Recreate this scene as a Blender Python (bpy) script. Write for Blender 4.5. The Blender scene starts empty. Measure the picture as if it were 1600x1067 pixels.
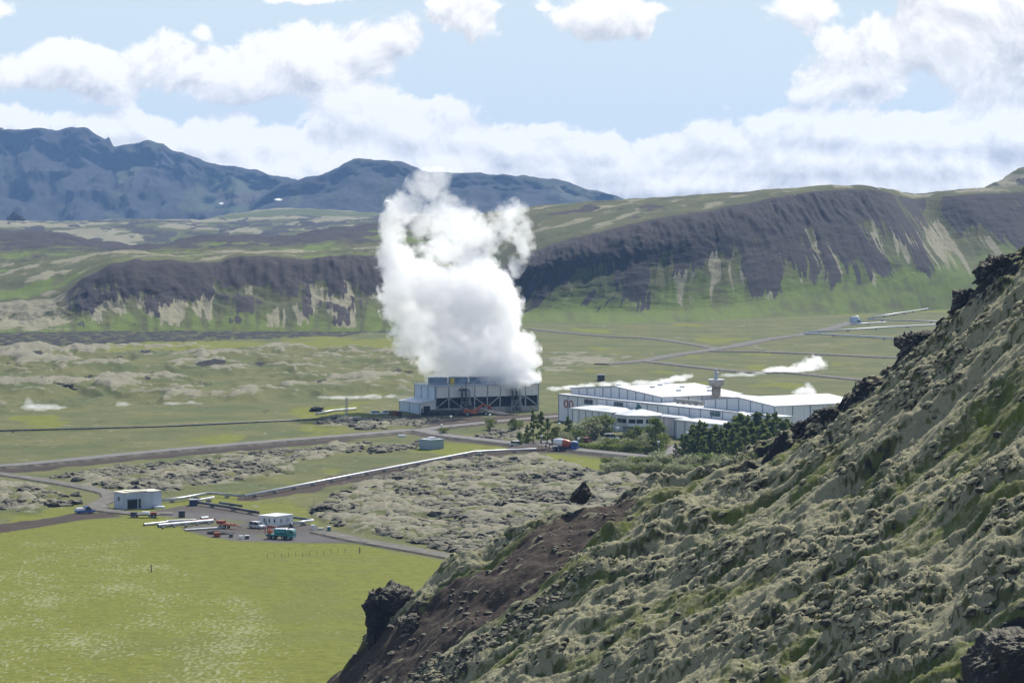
import bpy, bmesh, math, random
import numpy as np
from mathutils import Vector, Matrix, Quaternion

random.seed(7)
rng = np.random.default_rng(11)
R = math.radians
scn = bpy.context.scene
COL = scn.collection

# ------------------------------------------------------------------ survey
F_PX, HC, YH = 4500.0, 75.0, 330.0          # focal length in photo pixels, eye height, horizon row
PITCH = math.atan((533.5 - YH) / F_PX)
_c, _s = math.cos(PITCH), math.sin(PITCH)

def ray(px, py):
    xr = (np.asarray(px, float) - 800.0) / F_PX
    yr = (533.5 - np.asarray(py, float)) / F_PX
    return xr, _c + yr * _s, -_s + yr * _c

def P(px, py, d):
    """world point seen at photo position px, py at distance d"""
    x, y, z = ray(px, py)
    k = d / y
    return np.array([x * k, np.asarray(d) * np.ones_like(x * k), HC + z * k])

def at(px, py, z=0.0):
    """point of the level plain seen at photo position px, py"""
    x, y, zz = ray(px, py)
    k = (z - HC) / zz
    return Vector((float(x * k), float(y * k), z))

def to_px(x, y, z):
    dy, dz = y, z - HC
    f = dy * _c - dz * _s
    u = dy * _s + dz * _c
    return 800 + F_PX * x / f, 533.5 - F_PX * u / f

# ------------------------------------------------------------------ noise
def _hash(ix, iy, s):
    n = (ix.astype(np.int64) * 374761393 + iy.astype(np.int64) * 668265263 + s * 144269504) & 0xffffffff
    n = ((n ^ (n >> 13)) * 1274126177) & 0xffffffff
    n = ((n ^ (n >> 15)) * 2246822519) & 0xffffffff
    n ^= n >> 16
    return (n & 0xffffff) / float(0x1000000)

def perlin(x, y, s=0):
    x, y = np.broadcast_arrays(x, y)
    x0, y0 = np.floor(x), np.floor(y)
    fx, fy = x - x0, y - y0
    u, v = fx * fx * fx * (fx * (fx * 6 - 15) + 10), fy * fy * fy * (fy * (fy * 6 - 15) + 10)
    def g(i, j):
        a = _hash(x0 + i, y0 + j, s) * 2 * np.pi
        return np.cos(a) * (fx - i) + np.sin(a) * (fy - j)
    a, b, c, d = g(0, 0), g(1, 0), g(0, 1), g(1, 1)
    return (a + (b - a) * u + ((c + (d - c) * u) - (a + (b - a) * u)) * v) * 1.45

def fbm(x, y, o=4, s=0, gain=0.5):
    t, a = 0.0, 1.0
    for k in range(o):
        t = t + a * perlin(x, y, s + 17 * k)
        x, y, a = x * 2.03 + 11.3, y * 2.03 + 4.7, a * gain
    return t

def worley(x, y, s=0):
    ix, iy = np.floor(x), np.floor(y)
    f1 = np.full(x.shape, 9.0); f2 = f1.copy(); idr = np.zeros(x.shape)
    for i in (-1, 0, 1):
        for j in (-1, 0, 1):
            cx, cy = ix + i, iy + j
            px = cx + 0.12 + 0.76 * _hash(cx, cy, s); py = cy + 0.12 + 0.76 * _hash(cx, cy, s + 5)
            d = np.hypot(x - px, y - py)
            m = d < f1
            f2 = np.where(m, f1, np.minimum(f2, d))
            idr = np.where(m, _hash(cx, cy, s + 9), idr)
            f1 = np.where(m, d, f1)
    return f1, f2, idr

def sst(a, b, x):
    t = np.clip((x - a) / (b - a), 0, 1)
    return t * t * (3 - 2 * t)

def poly_sd(px, py, poly, ky=2.2):
    """signed distance (inside positive) to a polygon, rows stretched by ky"""
    pts = [(a, b * ky) for a, b in poly]
    y = py * ky
    best = np.full(px.shape, 1e9); ins = np.zeros(px.shape, bool)
    n = len(pts)
    for i in range(n):
        (ax, ay), (bx, by) = pts[i], pts[(i + 1) % n]
        ex, ey = bx - ax, by - ay
        t = np.clip(((px - ax) * ex + (y - ay) * ey) / (ex * ex + ey * ey + 1e-9), 0, 1)
        best = np.minimum(best, np.hypot(px - ax - t * ex, y - ay - t * ey))
        if ay != by:
            c = ((ay > y) != (by > y)) & (px < ex * (y - ay) / (by - ay) + ax)
            ins ^= c
    return np.where(ins, best, -best)

def line_d(x, y, pts):
    best = np.full(x.shape, 1e9)
    for (ax, ay), (bx, by) in zip(pts[:-1], pts[1:]):
        ex, ey = bx - ax, by - ay
        t = np.clip(((x - ax) * ex + (y - ay) * ey) / (ex * ex + ey * ey + 1e-9), 0, 1)
        best = np.minimum(best, np.hypot(x - ax - t * ex, y - ay - t * ey))
    return best

# ------------------------------------------------------------------ nodes
class NT:
    def __init__(self, nt): self.nt = nt; nt.nodes.clear()
    def n(self, t, **kw):
        d = self.nt.nodes.new(t)
        for k, v in kw.items():
            if k == 'ins':
                for a, b in v.items(): self.set(d.inputs[a], b)
            else: setattr(d, k, v)
        return d
    def set(self, sock, v):
        if isinstance(v, bpy.types.NodeSocket): self.nt.links.new(v, sock)
        else:
            if sock.type == 'RGBA' and len(v) == 3: v = (*v, 1)
            sock.default_value = v
    def math(self, op, a, b=0.0, c=0.0, clamp=False):
        d = self.n('ShaderNodeMath', operation=op, use_clamp=clamp)
        self.set(d.inputs[0], a); self.set(d.inputs[1], b); self.set(d.inputs[2], c)
        return d.outputs[0]
    def vmath(self, op, a, b=(0, 0, 0), c=(0, 0, 0), out=0):
        d = self.n('ShaderNodeVectorMath', operation=op)
        self.set(d.inputs[0], a)
        if op == 'SCALE': self.set(d.inputs['Scale'], b)
        else:
            self.set(d.inputs[1], b)
            if op == 'MULTIPLY_ADD': self.set(d.inputs[2], c)
        return d.outputs['Value'] if op in ('LENGTH', 'DOT_PRODUCT', 'DISTANCE') else d.outputs[0]
    def mix(self, f, a, b, blend='MIX'):
        d = self.n('ShaderNodeMix', data_type='RGBA', blend_type=blend)
        self.set(d.inputs[0], f); self.set(d.inputs[6], a); self.set(d.inputs[7], b)
        return d.outputs[2]
    def noise(self, v, scale, detail=4, rough=0.55, dist=0.0, color=False):
        d = self.n('ShaderNodeTexNoise')
        self.set(d.inputs['Vector'], v); d.inputs['Scale'].default_value = scale
        d.inputs['Detail'].default_value = detail; d.inputs['Roughness'].default_value = rough
        d.inputs['Distortion'].default_value = dist
        return d.outputs['Color' if color else 0]
    def ramp(self, v, a, b, c=0.0, d=1.0, smooth=True):
        m = self.n('ShaderNodeMapRange', interpolation_type='SMOOTHSTEP' if smooth else 'LINEAR')
        self.set(m.inputs[0], v)
        for i, q in enumerate((a, b, c, d)): self.set(m.inputs[1 + i], q)
        return m.outputs[0]

def new_mat(name):
    m = bpy.data.materials.new(name); m.use_nodes = True
    return m, NT(m.node_tree)

def finish(N, col, rough, bump=None, bstr=0.3, bdist=0.1, metal=0.0, spec=0.3, normal=None):
    b = N.n('ShaderNodeBsdfPrincipled')
    N.set(b.inputs['Base Color'], col); N.set(b.inputs['Roughness'], rough)
    b.inputs['Metallic'].default_value = metal; b.inputs['Specular IOR Level'].default_value = spec
    if bump is not None:
        bn = N.n('ShaderNodeBump'); bn.inputs['Strength'].default_value = bstr
        bn.inputs['Distance'].default_value = bdist
        N.set(bn.inputs['Height'], bump); N.set(b.inputs['Normal'], bn.outputs[0])
    o = N.n('ShaderNodeOutputMaterial'); N.nt.links.new(b.outputs[0], o.inputs[0])
    return b

def plain(name, col, rough=0.6, var=0.12, scale=0.6, metal=0.0, spec=0.35, bump=0.0):
    m, N = new_mat(name)
    tc = N.n('ShaderNodeTexCoord').outputs['Object']
    nz = N.noise(tc, scale, 5)
    c2 = tuple(max(0, x * (1 - 2.2 * var)) for x in col)
    c3 = tuple(min(1, x * (1 + var)) for x in col)
    c = N.mix(N.ramp(nz, 0.3, 0.7), c2, c3)
    finish(N, c, rough, N.noise(tc, scale * 7, 4) if bump else None, bump, 0.05, metal, spec)
    return m

def ribbed(name, col, pitch=0.6, depth=0.04):
    """profiled metal cladding: vertical ribs, faint streaks of wear"""
    m, N = new_mat(name)
    tc = N.n('ShaderNodeTexCoord').outputs['Object']
    sp = N.n('ShaderNodeSeparateXYZ'); N.set(sp.inputs[0], tc)
    a = N.math('ADD', sp.outputs[0], sp.outputs[1])
    w = N.math('PINGPONG', a, pitch / 2)
    rib = N.ramp(w, pitch * 0.15, pitch * 0.3)
    cb = N.n('ShaderNodeCombineXYZ'); N.set(cb.inputs[0], N.math('MULTIPLY', a, 1.3)); N.set(cb.inputs[2], N.math('MULTIPLY', sp.outputs[2], 0.08))
    st = N.noise(cb.outputs[0], 1.0, 5)
    c = N.mix(N.ramp(st, 0.35, 0.75), tuple(x * 0.84 for x in col), col)
    c = N.mix(N.math('MULTIPLY', rib, 0.10), c, tuple(x * 0.6 for x in col))
    finish(N, c, 0.45, rib, 0.5, depth, 0.0, 0.3)
    return m

MAT = {}
MAT['white_clad'] = ribbed('white_cladding', (0.80, 0.82, 0.85))
MAT['cream_clad'] = ribbed('cream_cladding', (0.72, 0.70, 0.68))
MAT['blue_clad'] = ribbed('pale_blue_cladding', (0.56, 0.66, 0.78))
MAT['shed_clad'] = ribbed('grey_blue_cladding', (0.30, 0.39, 0.45))
MAT['pump_clad'] = ribbed('lilac_grey_cladding', (0.50, 0.55, 0.66))
MAT['seam'] = plain('grey_seam', (0.22, 0.26, 0.31), 0.5)
MAT['roof_white'] = plain('white_roof_sheet', (0.60, 0.61, 0.62), 0.5, 0.10, 0.12)
MAT['roof_tan'] = plain('stained_pale_roof', (0.62, 0.58, 0.47), 0.7, 0.25, 0.25)
MAT['roof_steel'] = plain('grey_roof_sheet', (0.42, 0.47, 0.52), 0.5, 0.08, 0.12)
MAT['glass'] = plain('dark_glass', (0.03, 0.05, 0.055), 0.12, 0.3, 0.5, spec=0.6)
MAT['green_glass'] = plain('green_glass', (0.06, 0.16, 0.14), 0.15, 0.3, 0.5, spec=0.6)
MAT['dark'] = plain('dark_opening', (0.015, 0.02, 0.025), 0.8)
MAT['concrete'] = plain('concrete', (0.36, 0.34, 0.31), 0.85, 0.15, 0.8, bump=0.2)
MAT['tower_concrete'] = plain('tower_concrete', (0.34, 0.29, 0.23), 0.85, 0.2, 0.5, bump=0.2)
MAT['steel'] = plain('galvanised_steel', (0.36, 0.38, 0.41), 0.45, 0.15, 1.0, 0.3)
MAT['dark_steel'] = plain('dark_steel', (0.06, 0.065, 0.08), 0.5, 0.2, 1.0, 0.2)
MAT['fan'] = plain('grey_blue_fan_shroud', (0.22, 0.28, 0.36), 0.6, 0.15, 0.5)
MAT['yellow'] = plain('yellow_paint', (0.65, 0.50, 0.05), 0.5)
MAT['orange'] = plain('orange_paint', (0.45, 0.12, 0.06), 0.45, 0.15, 1.5)
MAT['rust'] = plain('rusty_red_paint', (0.30, 0.075, 0.04), 0.7, 0.3, 2.0)
MAT['white_paint'] = plain('white_paint', (0.78, 0.79, 0.81), 0.3, 0.05, 1.0, spec=0.5)
MAT['silver_paint'] = plain('silver_paint', (0.55, 0.58, 0.62), 0.3, 0.06, 1.0, 0.2, 0.5)
MAT['blue_paint'] = plain('blue_paint', (0.03, 0.10, 0.36), 0.35, 0.1, 1.0, spec=0.5)
MAT['navy_paint'] = plain('navy_paint', (0.025, 0.04, 0.10), 0.4, 0.1, 1.0)
MAT['teal_paint'] = plain('teal_paint', (0.02, 0.22, 0.22), 0.35, 0.15, 1.0, spec=0.5)
MAT['tyre'] = plain('black_rubber', (0.02, 0.02, 0.022), 0.85, 0.2, 2.0)
MAT['pipe'] = plain('aluminium_pipe_jacket', (0.50, 0.51, 0.52), 0.42, 0.1, 0.5, 0.15)
MAT['dark_pipe'] = plain('dark_pipe_jacket', (0.09, 0.10, 0.11), 0.5, 0.25, 0.6)
MAT['wood'] = plain('weathered_wood', (0.16, 0.13, 0.10), 0.9, 0.2, 3.0)
MAT['skin'] = plain('skin_tone', (0.45, 0.28, 0.20), 0.6, 0.05, 4.0)
MAT['hair'] = plain('dark_hair', (0.03, 0.02, 0.015), 0.7)
MAT['dark_cloth'] = plain('dark_work_clothes', (0.035, 0.04, 0.05), 0.9, 0.2, 5.0)
MAT['rust_cloth'] = plain('brown_work_clothes', (0.16, 0.09, 0.05), 0.9, 0.2, 5.0)
MAT['lamp'] = plain('opal_lamp_glass', (0.8, 0.8, 0.8), 0.3, 0.03, 1.0)
MAT['bark'] = plain('bark', (0.10, 0.08, 0.065), 0.9, 0.3, 4.0)

GRASS1, GRASS2 = (0.118, 0.118, 0.043), (0.080, 0.094, 0.034)
def terrain(name, fine=0.5, moss=(0.195, 0.182, 0.128), rock=(0.018, 0.017, 0.016), bright=(0.140, 0.152, 0.022),
            soil=(0.042, 0.031, 0.024), gravel=(0.105, 0.10, 0.10), g1=GRASS1, g2=GRASS2, bdist=0.25, bstr=0.6, pale=(0.23, 0.235, 0.12)):
    m, N = new_mat(name)
    tc = N.n('ShaderNodeTexCoord').outputs['Object']
    A = N.n('ShaderNodeAttribute', attribute_name='cover_a'); B = N.n('ShaderNodeAttribute', attribute_name='cover_b')
    sa = N.n('ShaderNodeSeparateColor'); N.set(sa.inputs[0], A.outputs['Color'])
    sb = N.n('ShaderNodeSeparateColor'); N.set(sb.inputs[0], B.outputs['Color'])
    n1 = N.noise(tc, fine, 7, 0.65); n2 = N.noise(tc, fine * 0.09, 5, 0.6); n3 = N.noise(tc, fine * 3.1, 4, 0.6)
    def brk(mask, k=0.8):          # break the edge of a cover with fine noise
        return N.ramp(N.math('ADD', mask, N.math('MULTIPLY', N.math('SUBTRACT', n1, 0.5), k)), 0.3, 0.7)
    c = N.mix(N.ramp(n2, 0.36, 0.64), g1, g2)
    c = N.mix(N.math('MULTIPLY', N.ramp(n1, 0.55, 0.8), 0.35), c, (0.13, 0.095, 0.045))
    c = N.mix(brk(sa.outputs[0], 0.5), c, N.mix(N.ramp(n1, 0.35, 0.7), bright, tuple(x * 0.78 for x in bright)))
    c = N.mix(brk(sb.outputs[2]), c, pale)
    c = N.mix(brk(sb.outputs[0], 0.5), c, N.mix(n1, soil, tuple(x * 1.5 for x in soil)))
    c = N.mix(brk(sa.outputs[1]), c, N.mix(N.ramp(n3, 0.3, 0.7), tuple(x * 0.86 for x in moss), tuple(x * 1.12 for x in moss)))
    c = N.mix(brk(sa.outputs[2], 0.9), c, N.mix(n3, rock, tuple(x * 1.6 for x in rock)))
    c = N.mix(brk(sb.outputs[1], 0.4), c, N.mix(N.ramp(n2, 0.35, 0.65), gravel, (0.075, 0.064, 0.054)))
    k = N.math('ADD', 0.72, N.math('MULTIPLY', n3, 0.56))
    c = N.mix(1.0, c, k, 'MULTIPLY')
    finish(N, c, 0.95, N.math('ADD', n1, N.math('MULTIPLY', n3, 0.35)), bstr, bdist, 0, 0.1)
    return m

MAT['ground'] = terrain('plain_ground', 0.35)
MAT['hillside'] = terrain('mossy_lava_slope', 1.7, bdist=0.22, bstr=1.0, moss=(0.258, 0.243, 0.150), bright=(0.110, 0.135, 0.020), g1=(0.105, 0.105, 0.035), g2=(0.075, 0.09, 0.03))
MAT['hills'] = terrain('scree_hill', 0.16, rock=(0.030, 0.0255, 0.0255), moss=(0.20, 0.186, 0.120), g1=(0.085, 0.085, 0.034), g2=(0.058, 0.066, 0.027), bright=(0.105, 0.140, 0.028), bdist=1.0, bstr=0.6, soil=(0.075, 0.062, 0.060))
MAT['mountain'] = terrain('far_mountain', 0.03, rock=(0.018, 0.018, 0.020), moss=(0.20, 0.18, 0.16), g1=(0.045, 0.05, 0.025), g2=(0.03, 0.036, 0.02), bright=(0.06, 0.08, 0.03), bdist=6.0, bstr=0.5)

def rock_mat(name, moss_from, moss_to, moss=(0.165, 0.154, 0.112), rock=(0.018, 0.0175, 0.017), fine=1.5, bdist=0.15):
    m, N = new_mat(name)
    tc = N.n('ShaderNodeTexCoord').outputs['Object']
    g = N.n('ShaderNodeNewGeometry'); sp = N.n('ShaderNodeSeparateXYZ'); N.set(sp.inputs[0], g.outputs['True Normal'])
    n1 = N.noise(tc, fine, 6, 0.65)
    f = N.ramp(N.math('ADD', sp.outputs[2], N.math('MULTIPLY', N.math('SUBTRACT', n1, 0.5), 0.9)), moss_from, moss_to)
    n0 = N.noise(tc, fine * 0.28, 4, 0.6)
    r = N.mix(n1, rock, tuple(x * 2.4 for x in rock)); r = N.mix(N.ramp(n0, 0.45, 0.7), r, (rock[0] * 2.6, rock[1] * 2.1, rock[2] * 1.8))
    mm = N.mix(N.ramp(n1, 0.3, 0.7), tuple(x * 0.8 for x in moss), tuple(x * 1.15 for x in moss))
    finish(N, N.mix(f, r, mm), 0.95, n1, 0.8, bdist, 0, 0.15)
    return m
MAT['lava_rock'] = rock_mat('moss_capped_lava', 0.35, 0.75)
MAT['cushion'] = rock_mat('moss_cushion', -0.10, 0.55, moss=(0.258, 0.243, 0.150), rock=(0.022, 0.021, 0.017), fine=2.6, bdist=0.1)
MAT['crag'] = rock_mat('bare_lava_crag', 0.62, 1.0, fine=1.1, bdist=0.3)
MAT['far_crag'] = rock_mat('far_lava_crag', 0.8, 1.2, rock=(0.035, 0.033, 0.036), fine=0.2)

def leaf_mat(name, c1, c2):
    m, N = new_mat(name)
    tc = N.n('ShaderNodeTexCoord').outputs['Object']
    oi = N.n('ShaderNodeObjectInfo')
    f = N.ramp(N.noise(tc, 0.8, 4), 0.35, 0.65)
    c = N.mix(f, c1, c2)
    c = N.mix(N.math('MULTIPLY', oi.outputs['Random'], 0.35), c, tuple(x * 0.6 for x in c1))
    b = N.n('ShaderNodeBsdfPrincipled'); N.set(b.inputs['Base Color'], c); b.inputs['Roughness'].default_value = 0.7
    b.inputs['Specular IOR Level'].default_value = 0.2
    t = N.n('ShaderNodeBsdfTranslucent'); N.set(t.inputs[0], c)
    x = N.n('ShaderNodeMixShader'); x.inputs[0].default_value = 0.5
    N.nt.links.new(b.outputs[0], x.inputs[1]); N.nt.links.new(t.outputs[0], x.inputs[2])
    o = N.n('ShaderNodeOutputMaterial'); N.nt.links.new(x.outputs[0], o.inputs[0])
    return m
MAT['leaf_dark'] = leaf_mat('spruce_green', (0.165, 0.21, 0.05), (0.235, 0.28, 0.075))
MAT['leaf_mid'] = leaf_mat('birch_green', (0.14, 0.18, 0.05), (0.19, 0.23, 0.065))
MAT['leaf_yellow'] = leaf_mat('yellow_green', (0.13, 0.16, 0.03), (0.17, 0.19, 0.05))
MAT['leaf_grey'] = leaf_mat('willow_grey_green', (0.28, 0.30, 0.17), (0.36, 0.38, 0.22))

# ------------------------------------------------------------------ objects
def tag(o, label=None, cat=None, group=None, kind=None):
    if label: o['label'] = label
    if cat: o['category'] = cat
    if group: o['group'] = group
    if kind: o['kind'] = kind
    return o

def thing(name, label, cat, loc=(0, 0, 0), rz=0.0, group=None):
    o = bpy.data.objects.new(name, None); COL.objects.link(o)
    o.location = loc; o.rotation_euler = (0, 0, rz); o.empty_display_size = 0.5
    return tag(o, label, cat, group)

def kids(o): return [c for c in bpy.data.objects if c.parent == o]
def dup(root, loc, rz, label, scale=None, group=None):
    def cp(o, par):
        c = o.copy(); COL.objects.link(c); c.parent = par
        for ch in kids(o): cp(ch, c)
        return c
    src = kids(root)
    r = root.copy(); COL.objects.link(r)
    for ch in src: cp(ch, r)
    r.location = loc; r.rotation_euler = (0, 0, rz)
    if scale: r.scale = scale
    r['label'] = label
    if group: r['group'] = group
    return r

class MB:
    def __init__(self): self.v = []; self.f = []; self.m = []
    def add(self, vs, fs, mi=0):
        b = len(self.v); self.v += [tuple(map(float, q)) for q in vs]
        self.f += [tuple(b + i for i in q) for q in fs]; self.m += [mi] * len(fs)
        return self
    def hexa(self, o, ex, ey, ez, mi=0):
        o, ex, ey, ez = map(Vector, (o, ex, ey, ez))
        vs = [o, o + ex, o + ex + ey, o + ey, o + ez, o + ex + ez, o + ex + ey + ez, o + ey + ez]
        return self.add(vs, [(0, 3, 2, 1), (4, 5, 6, 7), (0, 1, 5, 4), (1, 2, 6, 5), (2, 3, 7, 6), (3, 0, 4, 7)], mi)
    def box(self, x0, x1, y0, y1, z0, z1, mi=0):
        return self.hexa((x0, y0, z0), (x1 - x0, 0, 0), (0, y1 - y0, 0), (0, 0, z1 - z0), mi)
    def bar(self, a, b, w, h=None, mi=0):
        a, b = Vector(a), Vector(b); d = (b - a).normalized(); h = h or w
        s = d.cross(Vector((0, 0, 1)))
        s = Vector((1, 0, 0)) if s.length < 1e-4 else s.normalized()
        u = s.cross(d)
        return self.hexa(a - s * w / 2 - u * h / 2, b - a, s * w, u * h, mi) if False else self.hexa(a - s * w / 2 - u * h / 2, s * w, b - a, u * h, mi)
    def tube(self, pts, r, n=10, mi=0, cap=True):
        pts = [Vector(p) for p in pts]; rings = []
        rs = r if isinstance(r, (list, tuple)) else [r] * len(pts)
        up = Vector((0, 0, 1)); vs = []
        for i, p in enumerate(pts):
            d = (pts[min(i + 1, len(pts) - 1)] - pts[max(i - 1, 0)]).normalized()
            s = d.cross(up); s = Vector((1, 0, 0)) if s.length < 1e-3 else s.normalized()
            u = s.cross(d)
            for k in range(n):
                a = 2 * math.pi * k / n
                vs.append(p + (s * math.cos(a) + u * math.sin(a)) * rs[i])
        fs = []
        for i in range(len(pts) - 1):
            for k in range(n):
                fs.append((i * n + k, i * n + (k + 1) % n, (i + 1) * n + (k + 1) % n, (i + 1) * n + k))
        if cap:
            fs.append(tuple(range(n))[::-1]); fs.append(tuple((len(pts) - 1) * n + k for k in range(n)))
        return self.add(vs, fs, mi)
    def lathe(self, prof, n=24, mi=0, c=(0, 0, 0), axis='z', mis=None):
        vs, fs, base = [], [], len(self.v)
        for (r, h) in prof:
            for k in range(n):
                a = 2 * math.pi * k / n
                q = (r * math.cos(a), r * math.sin(a), h)
                if axis == 'x': q = (h, q[0], q[1])
                if axis == 'y': q = (q[0], h, q[1])
                vs.append((q[0] + c[0], q[1] + c[1], q[2] + c[2]))
        for i in range(len(prof) - 1):
            self_f = [(i * n + k, i * n + (k + 1) % n, (i + 1) * n + (k + 1) % n, (i + 1) * n + k) for k in range(n)]
            fs += self_f
        fs.append(tuple(range(n))[::-1]); fs.append(tuple((len(prof) - 1) * n + k for k in range(n)))
        self.add(vs, fs, mi)
        if mis:
            j = len(self.m) - len(fs)
            for i in range(len(prof) - 1):
                for k in range(n): self.m[j + i * n + k] = mis(i, k)
        return self
    def prism(self, poly, y0, y1, mi=0, plane='xz'):
        n = len(poly)
        def q(a, b, t): return (a, t, b) if plane == 'xz' else ((t, a, b) if plane == 'yz' else (a, b, t))
        vs = [q(a, b, y0) for a, b in poly] + [q(a, b, y1) for a, b in poly]
        fs = [tuple(range(n)), tuple(range(2 * n - 1, n - 1, -1))] + [(i, n + i, n + (i + 1) % n, (i + 1) % n) for i in range(n)]
        return self.add(vs, fs, mi)
    def build(self, name, mats, parent=None, smooth=False, bevel=0.0):
        me = bpy.data.meshes.new(name); me.from_pydata(self.v, [], self.f)
        bm = bmesh.new(); bm.from_mesh(me)
        for f, i in zip(bm.faces, self.m): f.material_index = i; f.smooth = smooth
        bmesh.ops.recalc_face_normals(bm, faces=bm.faces)
        if bevel:
            bmesh.ops.bevel(bm, geom=bm.edges[:], offset=bevel, segments=2, affect='EDGES', clamp_overlap=True)
        bm.to_mesh(me); bm.free()
        for mm in (mats if isinstance(mats, (list, tuple)) else [mats]): me.materials.append(MAT[mm] if isinstance(mm, str) else mm)
        o = bpy.data.objects.new(name, me); COL.objects.link(o)
        if parent: o.parent = parent
        return o

def np_mesh(name, V, Fq, mat, attrs=None, smooth=True, parent=None):
    me = bpy.data.meshes.new(name)
    V = np.ascontiguousarray(V, np.float32); Fq = np.ascontiguousarray(Fq, np.int32); k = Fq.shape[1]
    me.vertices.add(len(V)); me.vertices.foreach_set('co', V.ravel())
    me.loops.add(Fq.size); me.loops.foreach_set('vertex_index', Fq.ravel())
    me.polygons.add(len(Fq)); me.polygons.foreach_set('loop_start', np.arange(0, Fq.size, k, dtype=np.int32))
    me.polygons.foreach_set('loop_total', np.full(len(Fq), k, np.int32))
    me.polygons.foreach_set('use_smooth', np.full(len(Fq), smooth, bool))
    me.update(calc_edges=True)
    for an, arr in (attrs or {}).items():
        a = me.attributes.new(an, 'FLOAT_COLOR', 'POINT')
        a.data.foreach_set('color', np.ascontiguousarray(arr, np.float32).ravel())
    me.materials.append(MAT[mat] if isinstance(mat, str) else mat)
    o = bpy.data.objects.new(name, me); COL.objects.link(o)
    if parent: o.parent = parent
    return o

def grid_faces(r, c):
    i = np.arange(r * c).reshape(r, c)
    return np.stack([i[:-1, :-1], i[:-1, 1:], i[1:, 1:], i[1:, :-1]], -1).reshape(-1, 4)

def grid_obj(name, X, Y, Z, mat, bright=0, moss=0, rock=0, soil=0, gravel=0, pale=0):
    z = np.zeros_like(X); o1 = np.ones_like(X)
    A = np.stack([bright + z, moss + z, rock + z, o1], -1).reshape(-1, 4)
    B = np.stack([soil + z, gravel + z, pale + z, o1], -1).reshape(-1, 4)
    o = np_mesh(name, np.stack([X, Y, Z], -1).reshape(-1, 3), grid_faces(*X.shape), mat, {'cover_a': A.clip(0, 1), 'cover_b': B.clip(0, 1)})
    o['kind'] = 'structure'
    return o

def slope_of(X, Y, Z):
    Pt = np.stack([X, Y, Z], -1)
    a = np.gradient(Pt, axis=0); b = np.gradient(Pt, axis=1)
    n = np.cross(a, b); n /= np.linalg.norm(n, axis=-1, keepdims=True) + 1e-9
    return np.abs(n[..., 2])

# ------------------------------------------------------------------ routes on the plain (photo positions)
ROADS = [
 ('road', [(-180, 745), (-60, 735), (60, 726), (200, 712), (330, 700), (450, 690), (540, 683), (610, 677), (650, 674), (700, 683), (760, 690), (805, 695), (850, 699), (900, 705), (960, 711), (1030, 718), (1100, 726)], 3.3, 0.7),
 ('road', [(652, 674), (690, 668), (730, 664), (790, 658), (872, 651), (900, 650)], 2.7, 0.35),
 ('road', [(830, 698), (855, 692), (880, 688), (930, 686)], 3.0, 0.33),
 ('road', [(1010, 716), (1050, 706), (1062, 698)], 2.6, 0.35),
 ('gravel_track', [(-60, 735), (0, 741), (60, 750), (120, 760), (172, 772), (168, 782), (150, 790), (165, 798), (210, 803), (270, 803)], 2.4, 0.3),
 ('gravel_track', [(500, 832), (560, 845), (640, 859), (700, 870), (745, 878)], 2.3, 0.3),
 ('gravel_track', [(940, 570), (1000, 565), (1050, 556), (1100, 549), (1150, 541), (1200, 531), (1255, 523), (1300, 513), (1330, 504)], 4.0, 0.45),
 ('gravel_track', [(830, 515), (900, 522), (960, 527), (1020, 530), (1090, 540), (1120, 546)], 2.6, 0.45),
 ('gravel_track', [(1100, 549), (1200, 551), (1300, 555), (1380, 559), (1460, 562)], 3.6, 0.45),
 ('gravel_track', [(1005, 565), (1060, 571), (1120, 578), (1180, 583), (1240, 584), (1330, 593), (1420, 600)], 3.0, 0.45),
]
def smooth_line(pts, step=4.0):
    p = np.array(pts, float); out = []
    pp = np.vstack([2 * p[0] - p[1], p, 2 * p[-1] - p[-2]])
    for i in range(1, len(pp) - 2):
        n = max(2, int(np.hypot(*(pp[i + 1] - pp[i])) / step))
        for t in np.arange(n) / n:
            a, b, c, d = pp[i - 1], pp[i], pp[i + 1], pp[i + 2]
            out.append(0.5 * (2 * b + (c - a) * t + (2 * a - 5 * b + 4 * c - d) * t * t + (3 * b - a - 3 * c + d) * t ** 3))
    out.append(p[-1]); return np.array(out)
road_w = []
for nm, pts, hw, zz in ROADS:
    road_w.append((nm, smooth_line([tuple(at(*q)[:2]) for q in pts], 6.0), hw, zz))
PIPES = {
 'main': [(252, 787), (286, 783), (327, 776), (383, 780), (560, 745), (740, 710.5), (770, 708.5), (838, 705.5)],
}
def W(pts): return [tuple(at(*q)[:2]) for q in pts]

# ------------------------------------------------------------------ the plain
def rows_of_plain():
    near = np.linspace(60, 455, 26)
    py = np.arange(1068, 486, -0.95)
    mid = -HC / np.array([ray(800, q)[2] / ray(800, q)[1] for q in py])
    far = np.geomspace(mid[-1] + 15, 14000, 40)
    return np.concatenate([near[near < mid[0] - 5], mid, far])
dd = rows_of_plain()
cpx = np.concatenate([np.linspace(-900, -240, 24, endpoint=False), np.arange(-240, 1842, 2.4), np.linspace(1850, 2500, 24)])
D, CX = np.meshgrid(dd, cpx, indexing='ij')
GX, GY = (CX - 800) / F_PX * D * 1.0, D
_f = GY * _c + HC * _s
GX = (CX - 800) / F_PX * _f
GPX, GPY = to_px(GX, GY, 0 * GX)
wob = fbm(GX / 26, GY / 60, 4, 3) * 14; wob2 = fbm(GX / 9, GY / 20, 4, 33) * 6
def reg(poly, soft=10, w=1.0):
    return sst(-soft, soft, poly_sd(GPX, GPY, poly) + (wob + wob2) * w)
field = reg([(-900, 862), (-100, 842), (0, 830), (130, 812), (240, 806), (300, 832), (370, 846), (470, 848), (560, 850), (735, 884), (700, 960), (560, 1200), (-900, 1300)], 6, 0.25)
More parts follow.
